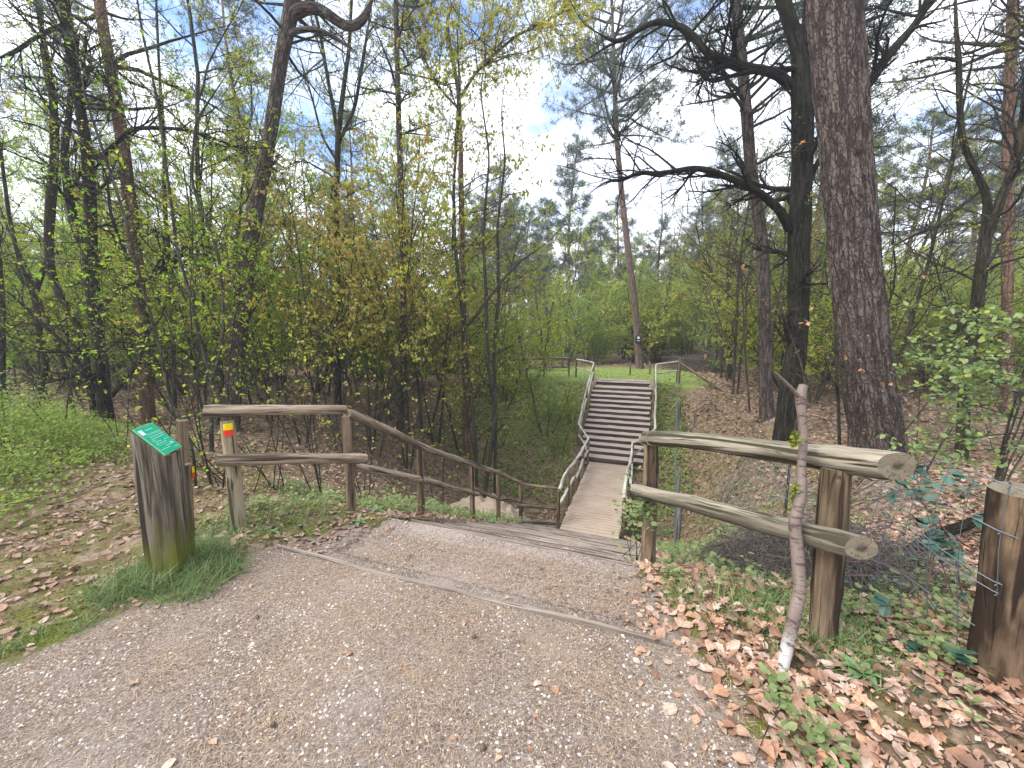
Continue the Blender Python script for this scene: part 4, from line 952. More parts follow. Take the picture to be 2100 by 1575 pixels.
place(br2, [hp(770, 935, .85), hp(950, 935, .95), hp(620, 910, .65), hp(870, 890, 1.1)], ['yellow green young hornbeam between the bronze ones behind the fence', 'yellow green young hornbeam just above the sand pile', 'yellow green young hornbeam behind the level part of the left fence', 'highest yellow green young hornbeam in the centre of the thicket'], 'young hornbeams in the thicket')
FAR = dict(YOUNG, lev=2, seg=[8, 5, 4], nc=[20, 9, 0], f0=[.15, .15, 0], leaflev=1, rmin=.004, lr=[.40, .45, 0], ang=[50, 50, 0], flat=.7)
g1 = proto_decid('young_beech', 'tree', 'gleaf', 111, 6.4, .04, 2, YOUNG, lsize=.052, dens=30, droop=.3, spread=.2)
g2 = proto_decid('young_beech', 'tree', 'gleaf', 112, 8.6, .055, 1, YOUNG, lsize=.055, dens=30, droop=.3, spread=.1)
g3 = proto_decid('young_beech', 'tree', 'yleaf', 113, 7.0, .035, 2, YOUNG, lsize=.052, dens=27, droop=.4, spread=.25)
f1 = proto_decid('beech_shrub', 'shrub', 'fleaf', 121, 6.0, .045, 4, FAR, lsize=.095, dens=27, droop=.2, spread=.4)
f2 = proto_decid('beech_shrub', 'shrub', 'fleaf', 122, 7.4, .055, 3, FAR, lsize=.095, dens=27, droop=.2, spread=.3)
f3 = proto_decid('beech_shrub', 'shrub', 'fleaf', 123, 4.4, .035, 5, FAR, lsize=.085, dens=26, droop=.2, spread=.5)
fb = proto_decid('twiggy_tree', 'tree', 'yleaf', 131, 9.0, .06, 2, YOUNG, lsize=.045, dens=15, droop=.3, spread=.15, barkm='stem')
def azspots(n, u0, u1, d0, d1, seed, sc=1., ok=None, mind=1.2):
    r = np.random.default_rng(seed); out = []; tries = 0; vr = .38 if d1 > 38 and sc < .99 or mind in (1.4, 1.8) else .2
    while len(out) < n and tries < 6000:
        tries += 1
        u = r.uniform(u0, u1); d = math.sqrt(r.uniform(d0**2, d1**2)); x = (u-1050)/F*d*1.005; y = d
        s, t = (float(q) for q in st(x, y))
        if -3.2 < t < 3.2 and s < 27: continue
        if ok and not ok(x, y, s, t): continue
        if any(math.hypot(x-a, y-b) < mind for a, b, _ in out): continue
        out.append((x, y, sc*r.uniform(1-vr, 1+vr)))
    return out
nogully = lambda x, y, s, t: not (-6 < t < 4 and 5 < s < 26)
place(g1, [hp(560, 860), hp(430, 870, .9)]+azspots(12, -100, 900, 9, 20, 1, ok=nogully), 'small bright green young beech scattered through the wood behind the left fence', 'bright green young beeches on the left')
place(g2, [hp(520, 845, .9), hp(690, 830)]+azspots(20, -150, 1000, 10, 24, 2, 1.15, ok=nogully), 'taller single-stemmed light green beech in the wood on the left', 'tall light green beeches on the left')
place(g3, azspots(14, -200, 850, 9, 20, 3, 1.15, ok=nogully), 'yellowish multi-stemmed young beech in the wood on the left', 'yellowish young beeches on the left')
place(fb, azspots(4, -200, 620, 9, 18, 4, ok=nogully)+azspots(6, 1650, 2250, 8, 18, 5, ok=nogully)+[hp(690, 790, 1.1)], 'nearly bare twiggy tree with a few first leaves among the trunks', 'nearly bare twiggy trees')
place(fb, azspots(24, 700, 1800, 28, 46, 71, 1.15, ok=lambda x, y, s, t: s > 27, mind=1.7), 'slender nearly bare tree rising above the pale shrubs behind the clearing', 'slender trees behind the clearing')
place(g2, azspots(16, 750, 1900, 27, 44, 72, 1.1, ok=lambda x, y, s, t: s > 28, mind=2), 'slim fresh green tree rising among the shrubs behind the clearing', 'slim green trees behind the clearing')
place(fb, azspots(7, 1380, 1640, 12, 20, 73, 1.0, ok=nogully, mind=1.2), 'thin bare tree on the leafy bank near the slender pine', 'thin bare trees on the right bank')
place(f1, azspots(26, -150, 1000, 13, 26, 61, .8, ok=nogully, mind=1.5), 'pale green shrub standing among the trunks on the left', 'pale green shrubs on the left')
clear = lambda x, y, s, t: not (-7 < t < 4.5 and s < 27.5) and not (s < 19 and -12 < t < 6)
place(f1, azspots(72, -150, 2300, 18, 44, 6, ok=clear, mind=1.8), 'pale green many-stemmed shrub in the far understorey', 'pale green shrubs of the far understorey')
place(f2, azspots(64, -150, 2300, 22, 52, 7, ok=clear, mind=1.8), 'taller pale green shrub in the far understorey', 'taller pale green shrubs of the far understorey')
place(f3, azspots(60, -150, 2300, 17, 40, 8, ok=clear, mind=1.4), 'low spreading pale green shrub in the far understorey', 'low pale green shrubs of the far understorey')
place(f1, azspots(26, 1600, 2300, 12, 24, 81, .8, ok=clear, mind=1.5), 'pale green shrub standing among the trunks on the right', 'pale green shrubs on the right')
# distant wooded backdrop pines
p1 = proto_pine(201, 15, .17, .38, 2.7, 17, 9, .36, 'pine2'); p2 = proto_pine(202, 18, .20, .48, 3.4, 17, 9, .34, 'pinered')
p3 = proto_pine(203, 13, .14, .25, 2.4, 18, 9, .34, 'pine2'); p4 = proto_pine(204, 19, .17, .42, 2.8, 20, 7, .28, 'pinered')
place(p1, azspots(36, 980, 1660, 36, 66, 9, 1.05, mind=1.8, ok=lambda x, y, s, t: abs(x-.332*y) > 1.5 or y > 40), 'medium pine with narrow crown in the distant row behind the clearing', 'distant pines behind the clearing')
place(p3, azspots(38, 900, 1700, 36, 70, 10, 1.0, mind=1.8), 'small distant pine with crown reaching low behind the clearing', 'small distant pines behind the clearing')
place(p2, azspots(18, -200, 950, 28, 60, 11, 1., mind=3), 'tall pine with reddish trunk deep in the wood on the left', 'tall pines in the wood on the left')
place(p4, azspots(10, -200, 900, 24, 42, 12, .9, mind=3, ok=nogully), 'slim reddish pine with long crown in the wood on the left', 'slim pines in the wood on the left')
place(p2, azspots(18, 1640, 2350, 24, 60, 13, 1., mind=3), 'tall pine with reddish trunk deep in the wood on the right', 'tall pines in the wood on the right')
place(p4, azspots(11, 1620, 2350, 20, 40, 14, .9, mind=3, ok=nogully), 'slim reddish pine with long crown in the wood on the right', 'slim pines in the wood on the right')
place(p1, azspots(44, -300, 2400, 55, 90, 15, 1.1, mind=3), 'farthest pine closing the view through the wood', 'farthest pines')
place(f2, azspots(36, -300, 2400, 50, 75, 16, 1.1, mind=2), 'farthest pale green shrub closing the view below the pines', 'farthest pale green shrubs')
# green bushes on the opposite slope
b_ = proto_decid('leafy_bush', 'bush', 'gleaf', 141, 2.4, .025, 5, DENSE, lsize=.045, dens=15, droop=.2, spread=.5)
place(b_, [hp(1120, 890, 1.05), hp(1090, 780, 1.5), hp(1160, 752, 1.5), hp(1030, 840, 1.2), hp(1175, 870, .6), hp(1060, 800, .9), hp(1125, 760, .8), hp(1000, 790, .8), hp(1150, 930, .45)], ['light green bush on the bank left of the far steps', 'tall lime green bush at the top of the bank behind the trio of thin stems', 'tall lime green bush rising over the small rail fence', 'lime green bush half way up the bank right of the trio of thin stems', 'small green bush touching the left handrail of the far steps', 'green bush at the top of the opposite bank left of the rail fence', 'green bush in front of the small rail fence', 'green bush on the opposite bank behind the trio of thin stems', 'smallest green bush low on the bank by the bridge end'], 'green bushes on the opposite bank')
# ------------------------------------------------------------------ mint green shrub at the right edge
r = np.random.default_rng(55); root = thing('leafy_shrub', 'near shrub with mint green leaves on flat layered twigs at the right edge', 'shrub', (4.3, 3.3, float(terrain(4.3, 3.3)))); out = []; lv = []
SH = dict(lev=2, seg=[9, 6, 4], wob=[.09, .12, .15], up=[.02, .03, .02], nc=[9, 5, 0], f0=[.15, .15, 0], ang=[42, 42, 0], lr=[.42, .5, 0], rr=[.5, .6, 0], rmin=.0018, leaflev=1, dens=22, flat=.3)
for k in range(13):
    v = 640+k*22+r.uniform(-8, 8); p = P(2130, v, 3.0+r.uniform(-.4, .9)); d = np.array([-1, r.uniform(-.15, .25), r.uniform(-.1, .12)])
    grow(r, p, d, r.uniform(.6, 1.25)*(1 if 700 < v < 900 else .75), .006, 0, SH, out, lv)
for k in range(5): q0 = np.array([4.3, 3.3, float(terrain(4.3, 3.3))-.1]); q1 = P(2130, 660+k*55, 3.0+k*.2); mb = None; out.append((np.array([q0, (q0+q1)/2+[.1, .1, .1], q1]), np.array([.012, .009, .006]), 0))
mb = MB(); skel_mesh(mb, out, (5, 4, 3), only=(0,)); part(mb, 'stem', M['twig'], root)
mb = MB(); skel_mesh(mb, out, (5, 4, 3), only=(1, 2)); leaf_mesh(mb, lv, r, .042, 1, .15, LEAF, .015, 1.25); part(mb, 'foliage', [M['twig'], M['mleaf']], root)
# ------------------------------------------------------------------ broken birch stick
b0 = hit(1606, 1388); bt = thing('birch_stick', 'broken birch trunk with white foot leaning against the right log fence', 'birch trunk', b0)
bp = [(1602, 1392, 22), (1608, 1350, 27), (1622, 1290, 29), (1641, 1210, 28), (1634, 1120, 27), (1629, 1070, 26), (1645, 1010, 22), (1643, 960, 18), (1648, 900, 17), (1644, 850, 17), (1640, 815, 22), (1648, 790, 18)]
q = []; w = []
for (u, v, wd) in bp:
    f = (1390-v)/600; y = b0[1]+.33*f; p = P(u, v, y); q.append(p); w.append(wd*y*.9/F/2)
q, w = resample(np.array(q), np.array(w), .02)
mb = MB(); mb.tube(q, w, 16, 0, True, 1, rough=.10, seed=77); part(mb, 'trunk', [M['birch'], M['endg']], bt)
q = np.array([P(1640, 815, b0[1]+.31), P(1622, 795, b0[1]+.30), P(1604, 778, b0[1]+.28), P(1588, 762, b0[1]+.27)]); mb = MB(); mb.tube(q, [.010, .009, .008, .004], 7, 0, True, 1); part(mb, 'broken_branch', [M['birch'], M['endg']], bt)
r = np.random.default_rng(5)
for (u, v, n_) in ((1632, 900, 60), (1630, 1010, 60), (1628, 1045, 40)):
    mb = MB(); c = P(u, v, b0[1]+.22); scatter(mb, LEAFS[0], LEAFS[1], c+r.normal(0, .012, (n_, 3))*[.8, .8, 1.6], rotm(r.random(n_)*6, r.normal(0, 1, n_), r.normal(0, 1, n_)), .02+.01*r.random(n_)); part(mb, 'moss', M['moss'], bt)
# ------------------------------------------------------------------ sand pile in the gully
c = P(1005, 1040, 9.9); mb = MB(); nn = 90; a = np.linspace(0, 2*np.pi, nn, endpoint=False); rr_ = np.linspace(0, 1, 40)
Rr, Aa = np.meshgrid(rr_, a, indexing='ij'); Xx = c[0]+Rr*np.cos(Aa)*1.35*(1+.25*fbm(np.cos(Aa)*2, np.sin(Aa)*2)); Yy = c[1]+.3+Rr*np.sin(Aa)*1.2
Hh = (1-Rr**1.6)*1.0+.9*fbm(Xx*2.2, Yy*2.2)*(1-Rr)+.5*fbm(Xx*7, Yy*7)*(1-Rr)
Zz = terrain(Xx, Yy)-.1+Hh; i = np.arange(39)[:, None]*nn; j = np.arange(nn)[None]
mb.add(np.stack([Xx, Yy, Zz], -1), np.stack([i+j, i+(j+1) % nn, i+nn+(j+1) % nn, i+nn+j], -1)[:, :, ::-1].reshape(-1, 4))
mb.build('sand_pile', M['sand'], label='heap of pale sand lying in the gully left of the bridge', cat='sand pile', origin=(c[0], c[1], float(terrain(c[0], c[1]))))
# ------------------------------------------------------------------ scatter on the ground
def sample_poly(pts, n, r):
    pts = np.array(pts); lo, hi = pts.min(0), pts.max(0); out = np.zeros((0, 2))
    while len(out) < n:
        q = lo+(hi-lo)*r.random((n, 2)); d = poly_dist(q[:, 0], q[:, 1], pts); out = np.vstack([out, q[d > 0]])
    return out[:n]
def ground3(q, dz=0.): return np.column_stack([q[:, 0], q[:, 1], terrain(q[:, 0], q[:, 1])+dz])
def keep(q, pathd=-.05, stairs=1.32):
    s, t = st(q[:, 0], q[:, 1]); pd = poly_dist(q[:, 0], q[:, 1], PATHP)
    return ~((np.abs(t-.05) < stairs) & (s > 1.9) & (s < 19)) & (pd < -pathd) 
def hpoly(px): return [tuple(hit(u, v)[:2]) for u, v in px]
r = np.random.default_rng(21)
def lay(mb, q3, size, r, mi=0, tilt=.35, tpl=LEAFN, wid=(.8, 1.25)):
    n = len(q3); sc = size*(.55+.75*r.random(n)); scv = np.stack([sc*r.uniform(wid[0], wid[1], n), sc, sc*r.uniform(-1.5, 3.2, n)], -1)
    scatter(mb, tpl[0], tpl[1], q3, rotm(r.random(n)*6.28, r.normal(0, tilt, n), r.normal(0, tilt, n)), scv, mi, smooth=True)
# right: big orange beech leaves, heaped
rp = [(1.0, .9), (1.0, 1.3), (1.05, 1.75), (1.15, 2.3), (1.3, 3.0), (1.6, 4.4), (5.5, 4.6), (4.6, 1.0), (3.2, .5), (1.6, .5)]
q = sample_poly(rp, 13500, r); dens = .45+.55*sm(-.15, .15, fbm(q[:, 0]*2.2+4, q[:, 1]*2.2)); gd = sm(1.75, 2.25, q[:, 1]-.25*(q[:, 0]-1.6))*sm(3.6, 3.0, q[:, 1]); q = q[(r.random(len(q)) < dens*(1-.72*gd)) & keep(q)]
mb = MB(); lay(mb, ground3(q, .008)+np.column_stack([0*q[:, 0], 0*q[:, 0], r.random(len(q))*.03]), .061, r, tilt=.36)
q = sample_poly(rp, 2200, r); q = q[keep(q)]; lay(mb, ground3(q, .02)+np.column_stack([0*q[:, 0], 0*q[:, 0], r.random(len(q))*.025]), .085, r, tilt=.4, tpl=LEAFO)
q = sample_poly(rp, 11000, r); q = q[keep(q)]; lay(mb, ground3(q, .006)+np.column_stack([0*q[:, 0], 0*q[:, 0], r.random(len(q))*.02]), .025, r, tilt=.5, tpl=LEAFS)
# fringe lying on the path edge
q = sample_poly([(.55, 1.2), (.5, 2.6), (1.3, 2.9), (1.25, 1.2)], 520, r); q = q[r.random(len(q)) < np.clip((q[:, 0]-.55)*1.8, 0, 1)]; lay(mb, ground3(q, .01), .06, r, tilt=.25)
e_ = np.array([xy(2.05, t)+(0,) for t in r.uniform(-1.4, 1.3, 260)])[:, :2]+r.normal(0, .05, (260, 2))*[1, 1]; lay(mb, np.column_stack([e_, np.full(260, -.105)]), .035, r, tilt=.3)
q = sample_poly(rp, 420, r); q = q[keep(q)]
for p in ground3(q, .03):
    a_ = r.random()*6.28; l_ = r.uniform(.04, .22); d_ = np.array([math.cos(a_), math.sin(a_), r.normal(0, .1)])*l_; w_ = r.uniform(.0012, .003); mb.tube([p-d_, p+r.normal(0, .012, 3), p+d_], [w_, w_, w_*.5], 4, 1)
mb.build('fallen_leaves', [M['litter'], M['twig']], kind='stuff', label='thick orange brown fallen beech leaves along the right of the path')
mb = MB()
lp = [(-1.95, 2.5), (-2.6, 1.5), (-6, .8), (-9, 7), (-3, 7.5), (-1.5, 4.4), (-1.35, 3.1)]
q = sample_poly(lp, 9500, r); dens = .3+.5*sm(-.12, .2, fbm(q[:, 0]*1.9+14, q[:, 1]*1.9)); q = q[(r.random(len(q)) < dens) & keep(q, .0)]
lay(mb, ground3(q, .01), .05, r, tilt=.3)
q = sample_poly(lp, 900, r); q = q[keep(q, .0)]; lay(mb, ground3(q, .012), .06, r, tilt=.3, tpl=LEAFO)
# path edges of the landing
q = np.column_stack(xy(r.uniform(1.95, 3.4, 700), np.where(r.random(700) < .5, -1.32, 1.3)+r.normal(0, .13, 700))); lay(mb, ground3(q, 0)*[1, 1, 0]+np.column_stack([0*q[:, 0], 0*q[:, 0], np.maximum(terrain(q[:, 0], q[:, 1]), np.where(st(q[:, 0], q[:, 1])[0] < 2.84, -.128, -9))+.012]), .042, r, tilt=.3)
# whole wood floor
n = 64000; ang = r.uniform(-1.12, 1.12, n); d = 3.2+26*r.random(n)**1.15; q = np.column_stack([np.sin(ang)*d, np.cos(ang)*d]); s_, t_ = st(q[:, 0], q[:, 1])
grz = (s_ > 17) & (s_ < 27) & (t_ > -7) & (t_ < 3.5) & (r.random(n) < .93)
pz = ((q[:, 0]+.4)**2+(q[:, 1]-10)**2 < 1.2) 
lpd = poly_dist(q[:, 0], q[:, 1], np.array(lp)); grs = (lpd > -.3) & (r.random(n) < .93) | (s_ > 12.5) & (t_ > -6.5) & (t_ < -1) & (r.random(n) < .3)
q = q[keep(q, .05) & ~grz & ~pz & ~grs & (r.random(n) < .45+.55*sm(-.2, .1, fbm(q[:, 0]*.9, q[:, 1]*.9)))]
sz = .056+.0058*np.hypot(q[:, 0], q[:, 1]); n = len(q)
scv = np.stack([sz*r.uniform(.7, 1.2, n), sz*r.uniform(.7, 1.2, n), sz*r.uniform(-1, 3, n)], -1)
scatter(mb, LEAFS[0], LEAFS[1], ground3(q, .015), rotm(r.random(n)*6.28, r.normal(0, .4, n), r.normal(0, .4, n)), scv)
# on treads
for i in range(240):
    pass
nt_ = 900; s_ = r.uniform(2.0, 18.5, nt_); t_ = r.uniform(-1.1, 1.3, nt_); s_ = np.where((s_ > 8.3) & (s_ < 13.8), r.uniform(14, 18, nt_), s_)
zz = np.array([(-.128 if s < S0 else (-.145+DZ*(math.floor((s-S0)/DS)+1)-.008)) if s < 8.5 else (ZB+HF*(math.floor((s-13.74)/DF)+1)+.004 if s < 17.5 else ZF+.004-(HF if s < 18.05 else 0)) for s in s_])
x_, y_ = xy(s_, t_); edge = np.abs(t_-.1)/1.2; k_ = (r.random(nt_) < .15+.85*edge**2)
lay(mb, np.column_stack([x_, y_, zz+.012])[k_], .045, r, tilt=.2, tpl=LEAFS)
mb.build('leaf_litter', M['litterd'], kind='stuff', label='dull brown leaf litter spread over the wood floor and banks')
# path texture: needles, pebbles, a few leaves
fp = [(-3.2, 1.0), (-2.3, 1.75), (-1.95, 2.45), (-1.5, 3.3), (1.1, 2.5), (1.0, 1.1), (1.4, .8), (-2.4, .8)]
q = sample_poly(fp, 80000, r); d_ = np.hypot(q[:, 0], q[:, 1]); q = q[(r.random(len(q)) < .35+.65*sm(-.2, .15, fbm(q[:, 0]*3, q[:, 1]*3+5)))]
s_, t_ = st(q[:, 0], q[:, 1]); land = (s_ > 1.985)
z = np.where(land, -.135+.008, terrain(q[:, 0], q[:, 1])+.003)
q3 = np.column_stack([q, z]); q3 = q3[(s_ < 1.94) | ((s_ > 2.0) & (s_ < 2.8) & (np.abs(t_) < 1.25))]
n = len(q3); NE = ([(-.5, 0, 0), (.5, 0, 0), (.62, .5, .25), (-.38, .5, .25), (.3, 1, 0), (-.2, 1, 0)], [(0, 1, 2, 3), (3, 2, 4, 5)])
L_ = .016+.022*r.random(n); mb = MB(); scatter(mb, NE[0], NE[1], q3, rotm(r.random(n)*6.28, r.normal(0, .12, n), r.normal(0, .1, n)), np.stack([.0015+0*L_, L_*1.15, L_*.25], -1)); mb.build('dry_needles', M['strawneedle'], kind='stuff', label='dry pine needles strewn over the gravel path')
q = sample_poly(fp, 15000, r); q = q[r.random(len(q)) < .25+.75*sm(-.1, .2, fbm(q[:, 0]*2.4+9, q[:, 1]*2.4))]; s_, t_ = st(q[:, 0], q[:, 1])
z = np.where(s_ > 1.985, -.132, terrain(q[:, 0], q[:, 1])); kk = (s_ < 1.94) | ((s_ > 2.0) & (s_ < 2.8) & (np.abs(t_) < 1.25) & (r.random(len(q)) < .35)); q3 = np.column_stack([q, z])[kk]; n = len(q3)
OC = ([(1, 0, 0), (.6, .7, .1), (-.1, 1, 0), (-.8, .6, .05), (-1, -.1, 0), (-.5, -.8, .1), (.2, -1, 0), (.8, -.6, 0), (.45, .1, .7), (-.4, .3, .65), (-.1, -.45, .7)], [(0, 1, 8), (1, 2, 9), (1, 9, 8), (2, 3, 9), (3, 4, 9), (4, 5, 10), (4, 10, 9), (5, 6, 10), (6, 7, 10), (7, 8, 10), (7, 0, 8), (8, 9, 10)])
sz = .002+.0055*r.random(n)**2.2; mb = MB(); scatter(mb, OC[0], OC[1], q3, rotm(r.random(n)*6.28, r.normal(0, .15, n), r.normal(0, .15, n)), np.stack([sz*1.2, sz, sz*.8], -1), smooth=True); mb.build('pebbles', M['pebble'], kind='stuff', label='small pale pebbles bedded in the path')
q = sample_poly(fp, 70, r); s_, t_ = st(q[:, 0], q[:, 1]); q = q[(s_ < 1.9)]; mb = MB(); lay(mb, ground3(q, .006), .035, r, tilt=.12); 
mb.build('scattered_leaves', M['litter'], kind='stuff', label='few small orange leaves scattered on the open gravel')
p = hit(1133, 1411); mb = MB(); lay(mb, np.array([p+[0, 0, .004]]), .055, r, tilt=.08, wid=(1.5, 1.6)); mb.build('fallen_leaf', M['litter'], label='single rounded orange leaf lying alone on the path foreground', cat='leaf', origin=p)
for k, (u, v, lb) in enumerate(((972, 1310, 'in the middle of the path'), (990, 1540, 'nearest to the bottom edge of the picture'), (1187, 1136, 'standing on the edge of the first small step'), (1105, 1141, 'beside a small orange leaf on the landing'), (815, 1165, 'by the left part of the landing'), (1110, 1222, 'dark and flat on the landing'), (528, 1270, 'on the left of the path below the grass'), (560, 1490, 'at lower left'))):
    p = hit(u, v); s_, t_ = st(p[0], p[1]); p[2] = -.125 if 1.99 < s_ < 2.8 else p[2]; p[2] += .009; mb = MB()
    a_ = r.random()*6; ax = np.array([math.cos(a_), math.sin(a_), .1]); tt = np.linspace(-1, 1, 9); mb.tube(p+ax*tt[:, None]*.013, .0095*np.sqrt(np.clip(1.02-tt**2, .02, 1)), 10, rough=.5, seed=k)
    m_ = 60; dd = r.normal(0, 1, (m_, 3)); dd /= np.linalg.norm(dd, axis=1)[:, None]; scatter(mb, LEAFS[0], LEAFS[1], p+dd*.0075, dirm(dd*.5+ax, r.random(m_)*6), np.full(m_, .008)); mb.build('pine_cone', M['conem'], label='small dark pine cone lying '+lb, cat='pine cone', group='pine cones on the path', origin=p)
def twigthing(name, label, cat, pts, w, mt='twig', group=None):
    pts = np.array(pts); q, ww = resample(pts, np.array(w), .02); mb = MB(); mb.tube(q, ww, 6, 0, True, rough=.2, seed=len(label)); mb.build(name, M[mt], label=label, cat=cat, origin=pts[0], group=group)
def gp(u, v, dz=.01):
    p = hit(u, v); s_, t_ = st(p[0], p[1]); p[2] = (-.125 if 1.99 < s_ < 2.8 else p[2])+dz; return p
twigthing('fallen_twig', 'dark crooked twig lying on the landing below the first board', 'twig', [gp(957, 1133), gp(968, 1126, .02), gp(985, 1124), gp(998, 1119)], [.004, .006, .005, .002])
twigthing('fallen_branch', 'pale curved branch lying on the leafy bank right of the far steps', 'branch', [hit(1420, 884), hit(1424, 858)+[0, 0, .25], hit(1445, 842)+[0, 0, .25], hit(1482, 845)+[0, 0, .05]], [.03, .035, .03, .015], 'greytwig')
twigthing('fallen_bough', 'dark mossy bough lying among leaves between the right fence and the thick wired post', 'bough', [hit(1795, 1215)+[0, 0, .02], hit(1850, 1160)+[0, 0, .08], hit(1905, 1130)+[0, 0, .14], hit(1975, 1110)+[0, 0, .16], hit(2030, 1090)+[0, 0, .2]], [.03, .05, .055, .05, .035], 'oak')
# bilberries
bpoly = hpoly([(288, 876), (286, 935), (215, 975), (130, 1045), (20, 1105), (-200, 1160), (-500, 1100), (-500, 880)])
q = sample_poly(bpoly, 5200, r); pdz = poly_dist(q[:, 0], q[:, 1], np.array(bpoly)); kk = r.random(len(q)) < np.clip(.12+pdz*1.2, 0, 1)*(.2+.8*sm(-.22, .05, fbm(q[:, 0]*1.6, q[:, 1]*1.6))); q = q[kk]; pdz = pdz[kk]
hgt = (.14+.42*np.clip(pdz, 0, 1)*(.35+1.6*sm(-.15, .2, fbm(q[:, 0]*1.3+3, q[:, 1]*1.3))))*(.6+.6*r.random(len(q)))
mb = MB(); nl = 15; base = ground3(q); rep = np.repeat(np.arange(len(q)), nl); n = len(rep)
f = r.random(n)**.6; pos = base[rep]+np.column_stack([r.normal(0, .065, n), r.normal(0, .065, n), f*hgt[rep]]); sz = .022+.016*r.random(n)
scatter(mb, LEAFS[0], LEAFS[1], pos, rotm(r.random(n)*6.28, r.normal(.2, .5, n), r.normal(0, .5, n)), np.stack([sz*1.5, sz*1.15, sz], -1), 0)
for i in range(0, len(q), 3): mb.tube([base[i], base[i]+[r.normal(0, .04), r.normal(0, .04), hgt[i]*.8]], [.002, .001], 3, 1)
mb.build('bilberry_carpet', [M['bilb'], M['stem']], kind='stuff', label='bright green low bilberry bushes carpeting the ground at left')
# grass
GB = ([(-.5, 0, 0), (.5, 0, 0), (.4, .18, .45), (-.4, .18, .45), (0, .55, .85)], [(0, 1, 2), (0, 2, 3), (3, 2, 4)])
def grass(mb, q, h, r, w=.003, mi=0, lean=.35):
    n = len(q); hh = h*(.35+1.1*r.random(n)**1.5); scatter(mb, GB[0], GB[1], ground3(q, -.005), rotm(r.random(n)*6.28, -r.random(n)*lean, r.normal(0, .2, n)), np.stack([np.full(n, w)*(.7+.6*r.random(n)), hh, hh], -1), mi)
mb = MB()
cI = (Ab+Cb_)[:2]/2
a_ = r.random(6500)*6.28; rr_ = .07+(.27+.5*fbm(np.cos(a_)*1.6+5, np.sin(a_)*1.6+5))*r.random(6500)**.8; q = np.column_stack([cI[0]+.04+np.cos(a_)*rr_*1.1, cI[1]-.02+np.sin(a_)*rr_]); grass(mb, q, .15, r, .0034, 0, 1.0)
ep = np.array([(-2.12, 2.12), (-2.35, 1.85), (-2.75, 1.55), (-3.3, 1.2)]); k_ = r.random(3800)*2.99; i_ = k_.astype(int); q = ep[i_]+(ep[i_+1]-ep[i_])*(k_-i_)[:, None]+r.normal(0, .075, (3800, 2))+[-.05, .03]; q = q[r.random(len(q)) < .05+.75*sm(-.05, .12, fbm(q[:, 0]*5, q[:, 1]*5))]; grass(mb, q, .06, r, .0032, 0, .9)
mb.build('grass_tuft', M['dgrass'], kind='stuff', label='dark green grass tuft round the foot of the information post')
mb = MB()
q = np.vstack([hit(1690, 1290)[:2]+r.normal(0, .14, (900, 2)), hit(1600, 1230)[:2]+r.normal(0, .2, (1100, 2)), hit(1450, 1130)[:2]+r.normal(0, .28, (1500, 2)), hit(1380, 1210)[:2]+r.normal(0, .12, (400, 2)), hit(1740, 1330)[:2]+r.normal(0, .12, (500, 2)),
   hit(1520, 1180)[:2]+r.normal(0, .25, (900, 2)), hit(560, 1060)[:2]+r.normal(0, .25, (700, 2)), hit(420, 1100)[:2]+r.normal(0, .16, (600, 2)), hit(640, 1060)[:2]+r.normal(0, .3, (700, 2))]); q = q[keep(q, .0, 1.25)]
grass(mb, q, .11, r, .0035, 0, .7); q = sample_poly([(1.08, 2.25), (1.25, 3.0), (1.6, 4.5), (4, 5), (3, 2.2), (2.6, 1.5), (1.7, 1.55), (1.3, 1.75)], 13000, r); q = q[fbm(q[:, 0]*2, q[:, 1]*2+3) > -.03]; grass(mb, q, .16, r, .0034, 0, .8)
q = sample_poly(lp, 12000, r); q = q[(fbm(q[:, 0]*2.6+2, q[:, 1]*2.6) > -.02) & keep(q)]; grass(mb, q, .05, r, .003, 0, .9)
mb.build('grass', M['grass'], kind='stuff', label='thin green grass sprouting round the fence posts and verges')
mb = MB(); xs, ys = [], []
s_ = r.uniform(18.3, 26, 20000); t_ = r.uniform(-8, 4, 20000); q = np.column_stack(xy(s_, t_)); q = q[~((s_ < 19.4) & (np.abs(t_) < 1.7))]; q = q[fbm(q[:, 0]*.8, q[:, 1]*.8) > -.15]; grass(mb, q, .11, r, .018, 0, .9)
s_ = r.uniform(13.5, 19, 9000); t_ = r.uniform(-6.5, -1.35, 9000); q = np.column_stack(xy(s_, t_)); q = q[r.random(len(q)) < sm(12.5, 17, s_)]; grass(mb, q, .13, r, .014, 0, .9)
s_ = r.uniform(14, 18.4, 5000); t_ = 1.45+np.abs(r.normal(0, .45, 5000)); q = np.column_stack(xy(s_, t_)); grass(mb, q, .11, r, .012, 0, .9)
mb.build('meadow_grass', M['lgrass'], kind='stuff', label='bright green grass of the clearing beyond the far steps')
